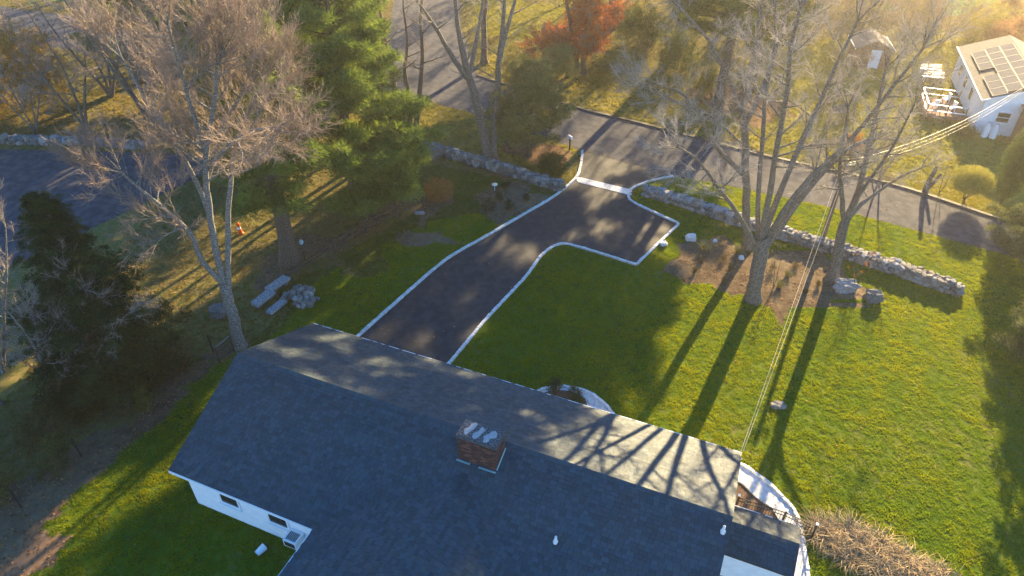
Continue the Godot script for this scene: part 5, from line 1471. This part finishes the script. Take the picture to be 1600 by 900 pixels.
	for k in 24:
		var x := -58.0 + k * 4.6 + rf(-1.5, 1.5)
		if x > -17.0 and x < -4.0:
			continue
		dup(w3, w3.get_meta("label"), Vector3(x, 0, rf(-112, -97)), rf(0, 6), Vector3.ONE * rf(0.8, 1.15), "far bare woods")
	for c in [[30.5, -84], [36, -87], [40.5, -83], [27, -75.5], [44, -88]]:
		dup(w3, w3.get_meta("label"), Vector3(c[0], 0, c[1]), c[0], Vector3.ONE * rf(0.6, 0.75), "far bare woods")
	bare_tree("bare_tree", "single brown trunk on the lawn left of the orange-leaved trees", fan(1, 15.0, 0.0, 0.36, Vector3(-2.9, 0, -73.0), 135), cf.merged({"seed": 135, "wood": M.bark_brown, "from": 0.5}, true))
	bare_tree("bare_tree", "thin bare tree on the far sunny verge by the round topiary", fan(2, 5.0, 0.2, 0.08, Vector3(28.4, 0, -48.2), 136), cf.merged({"seed": 136, "lmax": 1.4, "lmin": 0.7, "spray": 0.7}, true))
	# brush behind the far house
	var br := bare_tree("brush_shrub", "tangled bare brush behind the far white house", fan(6, 4.0, 0.6, 0.06, Vector3(40.5, 0, -79), 137), cf.merged({"seed": 137, "lmax": 1.6, "lmin": 0.8, "every": 0.5, "spray": 0.9, "leaf": [Color(0.20, 0.14, 0.05), Color(0.32, 0.24, 0.08)], "leaf_share": 0.2, "leaf_size": 0.5}, true), "bare brush behind the far house")
	for c in [[36.5, -80.5], [44, -80], [47.5, -78.5], [42.5, -75.5], [33.5, -80], [46, -84], [50.5, -82], [38.5, -84.5], [34, -69], [41, -66.5]]:
		dup(br, br.get_meta("label"), Vector3(c[0], 0, c[1]), c[0] * 3.0, Vector3.ONE * (rf(0.8, 1.15) if c[1] < -70 else 0.55), "bare brush behind the far house")
	var ye := shrub("autumn_shrub", "yellow autumn shrub in the hedge line at the green field", Vector3(52.5, 0, -80.5), Vector3(5.0, 3.4, 4.0), 420, Color(0.26, 0.21, 0.04), Color(0.44, 0.36, 0.09), 138, {"leaf": 0.6, "lobes": 12}, "yellow shrubs by the field")
	var re := shrub("autumn_shrub", "russet autumn shrub in the hedge line at the green field", Vector3(56.5, 0, -79.0), Vector3(5.0, 3.0, 4.0), 380, Color(0.24, 0.11, 0.05), Color(0.42, 0.23, 0.11), 139, {"leaf": 0.6, "lobes": 12}, "russet shrubs by the field")
	for c in [[48.5, -85.5], [55.8, -84.5], [61.0, -82.0], [43.0, -91.0]]:
		dup(ye, ye.get_meta("label"), Vector3(c[0], 0, c[1]), c[0], Vector3.ONE * 0.95, "yellow shrubs by the field")
	for c in [[50.5, -88.0], [59.5, -77.0], [53.0, -77.0], [47.5, -92.0], [60, -88.0]]:
		dup(re, re.get_meta("label"), Vector3(c[0], 0, c[1]), c[0], Vector3.ONE * 0.95, "russet shrubs by the field")

# ---------------------------------------------------------------- all of it
func _ready() -> void:
	var cam := Camera3D.new()
	cam.name = "camera"
	cam.position = Vector3(0, 26.632, 0)
	cam.rotation_degrees = Vector3(-37.74, 0, 0)
	cam.fov = 44.49
	cam.near = 0.5
	cam.far = 2500.0
	cam.current = true
	add_child(cam)
	var env := Environment.new()
	env.background_mode = Environment.BG_SKY
	var sm := ProceduralSkyMaterial.new()
	sm.sky_top_color = Color(0.05, 0.33, 0.57)
	sm.sky_horizon_color = Color(0.78, 0.91, 1.0)
	sm.ground_bottom_color = Color(0.20, 0.19, 0.15)
	sm.ground_horizon_color = Color(0.42, 0.44, 0.44)
	sm.sky_curve = 0.16
	sm.sun_angle_max = 35.0
	sm.sun_curve = 0.2
	var sky := Sky.new()
	sky.sky_material = sm
	env.sky = sky
	env.background_energy_multiplier = 0.70
	env.tonemap_mode = Environment.TONE_MAPPER_LINEAR
	env.tonemap_exposure = 6.6
	env.sdfgi_enabled = true; env.ssao_enabled = true; env.ssil_enabled = true
	env.volumetric_fog_enabled = true
	env.volumetric_fog_density = 0.0005
	env.volumetric_fog_albedo = Color(1.0, 0.97, 0.92)
	env.volumetric_fog_anisotropy = 0.65
	var we := WorldEnvironment.new()
	we.name = "environment"
	we.environment = env
	add_child(we)
	var sun := DirectionalLight3D.new()
	sun.name = "sun"
	sun.light_energy = 1.6
	sun.light_color = Color(1.0, 0.885, 0.67)
	sun.light_angular_distance = 0.53
	sun.shadow_enabled = true
	add_child(sun)
	var el := deg_to_rad(17.0)
	var to_sun := Vector3(0.471 * cos(el), sin(el), -0.882 * cos(el))
	sun.look_at_from_position(to_sun * 200.0, Vector3.ZERO)

	var t0 := Time.get_ticks_msec()
	make_materials()
	make_shapes()
	make_ground()
	sheet("road", P(ROAD), 0.012, M.asphalt_old)
	sheet("side_street", P(SIDE), 0.012, M.asphalt_old)
	sheet("driveway", P(DRIVE), 0.018, M.asphalt_new)
	rng.seed = 3
	kerb("driveway_kerb", smooth(KERB_L, 0.24), 0.19, 0.12)
	kerb("driveway_kerb", smooth(KERB_R, 0.24), 0.17, 0.12)
	var ap := Node3D.new()
	ap.name = "apron_strip"
	add_child(ap)
	ap.set_meta("kind", "structure")
	var ab := MB.new()
	for k in 4:
		var o := Vector2(0.08, 0.24) * k
		block_line(ab, smooth([4.85 + o.x * 0.9, -48.45 + o.y, 9.0 + o.x * 0.2, -46.35 + o.y * 0.95], 0.24), 0.23, 0.045)
	part(ap, "block", ab.mesh(), M.granite, true)
	var kb := MB.new()
	var kl := smooth(ROAD_FAR, 1.2)
	for k in kl.size() - 1:
		kb.bar(Vector3(kl[k].x, 0.06, kl[k].y), Vector3(kl[k + 1].x, 0.06, kl[k + 1].y), 0.28, 0.14)
	struct("road_kerb", kb.mesh(), M.asphalt_new)
	print("ground ", Time.get_ticks_msec() - t0)
	stone_wall("stone_wall", "pale dry stone wall running past the big bare maple to the right lawn", [9.9, -45.9, 12.5, -44.3, 15.7, -41.9, 19.0, -39.7, 22.8, -37.2, 25.3, -35.4, 27.5, -33.7], 0.9, 0.72, 0.34, 298, 201, [M.stone_a, M.stone_a, M.stone_c, M.stone_b])
	stone_wall("stone_wall", "long grey stone wall behind the left lawn below the double-trunked tree", [-10.2, -55.9, -7.5, -53.6, -5.2, -52.0, -1.5, -49.8, 1.0, -48.2, 3.4, -46.6, 4.1, -46.6], 0.8, 0.7, 0.36, 298, 202, [M.stone_a, M.stone_b, M.stone_b, M.stone_c])
	stone_wall("stone_wall", "shaded stone wall along the far side of the side street", [-46, -54.4, -40, -54.3, -34, -53.9, -29.5, -53.3], 0.8, 0.6, 0.5, 240, 203, [M.stone_a, M.stone_b, M.stone_b, M.stone_c])
	make_house()
	make_far_house()
	print("houses ", Time.get_ticks_msec() - t0)
	make_trees()
	print("trees ", Time.get_ticks_msec() - t0)
	make_small()
	make_grass()
	print("all ", Time.get_ticks_msec() - t0)
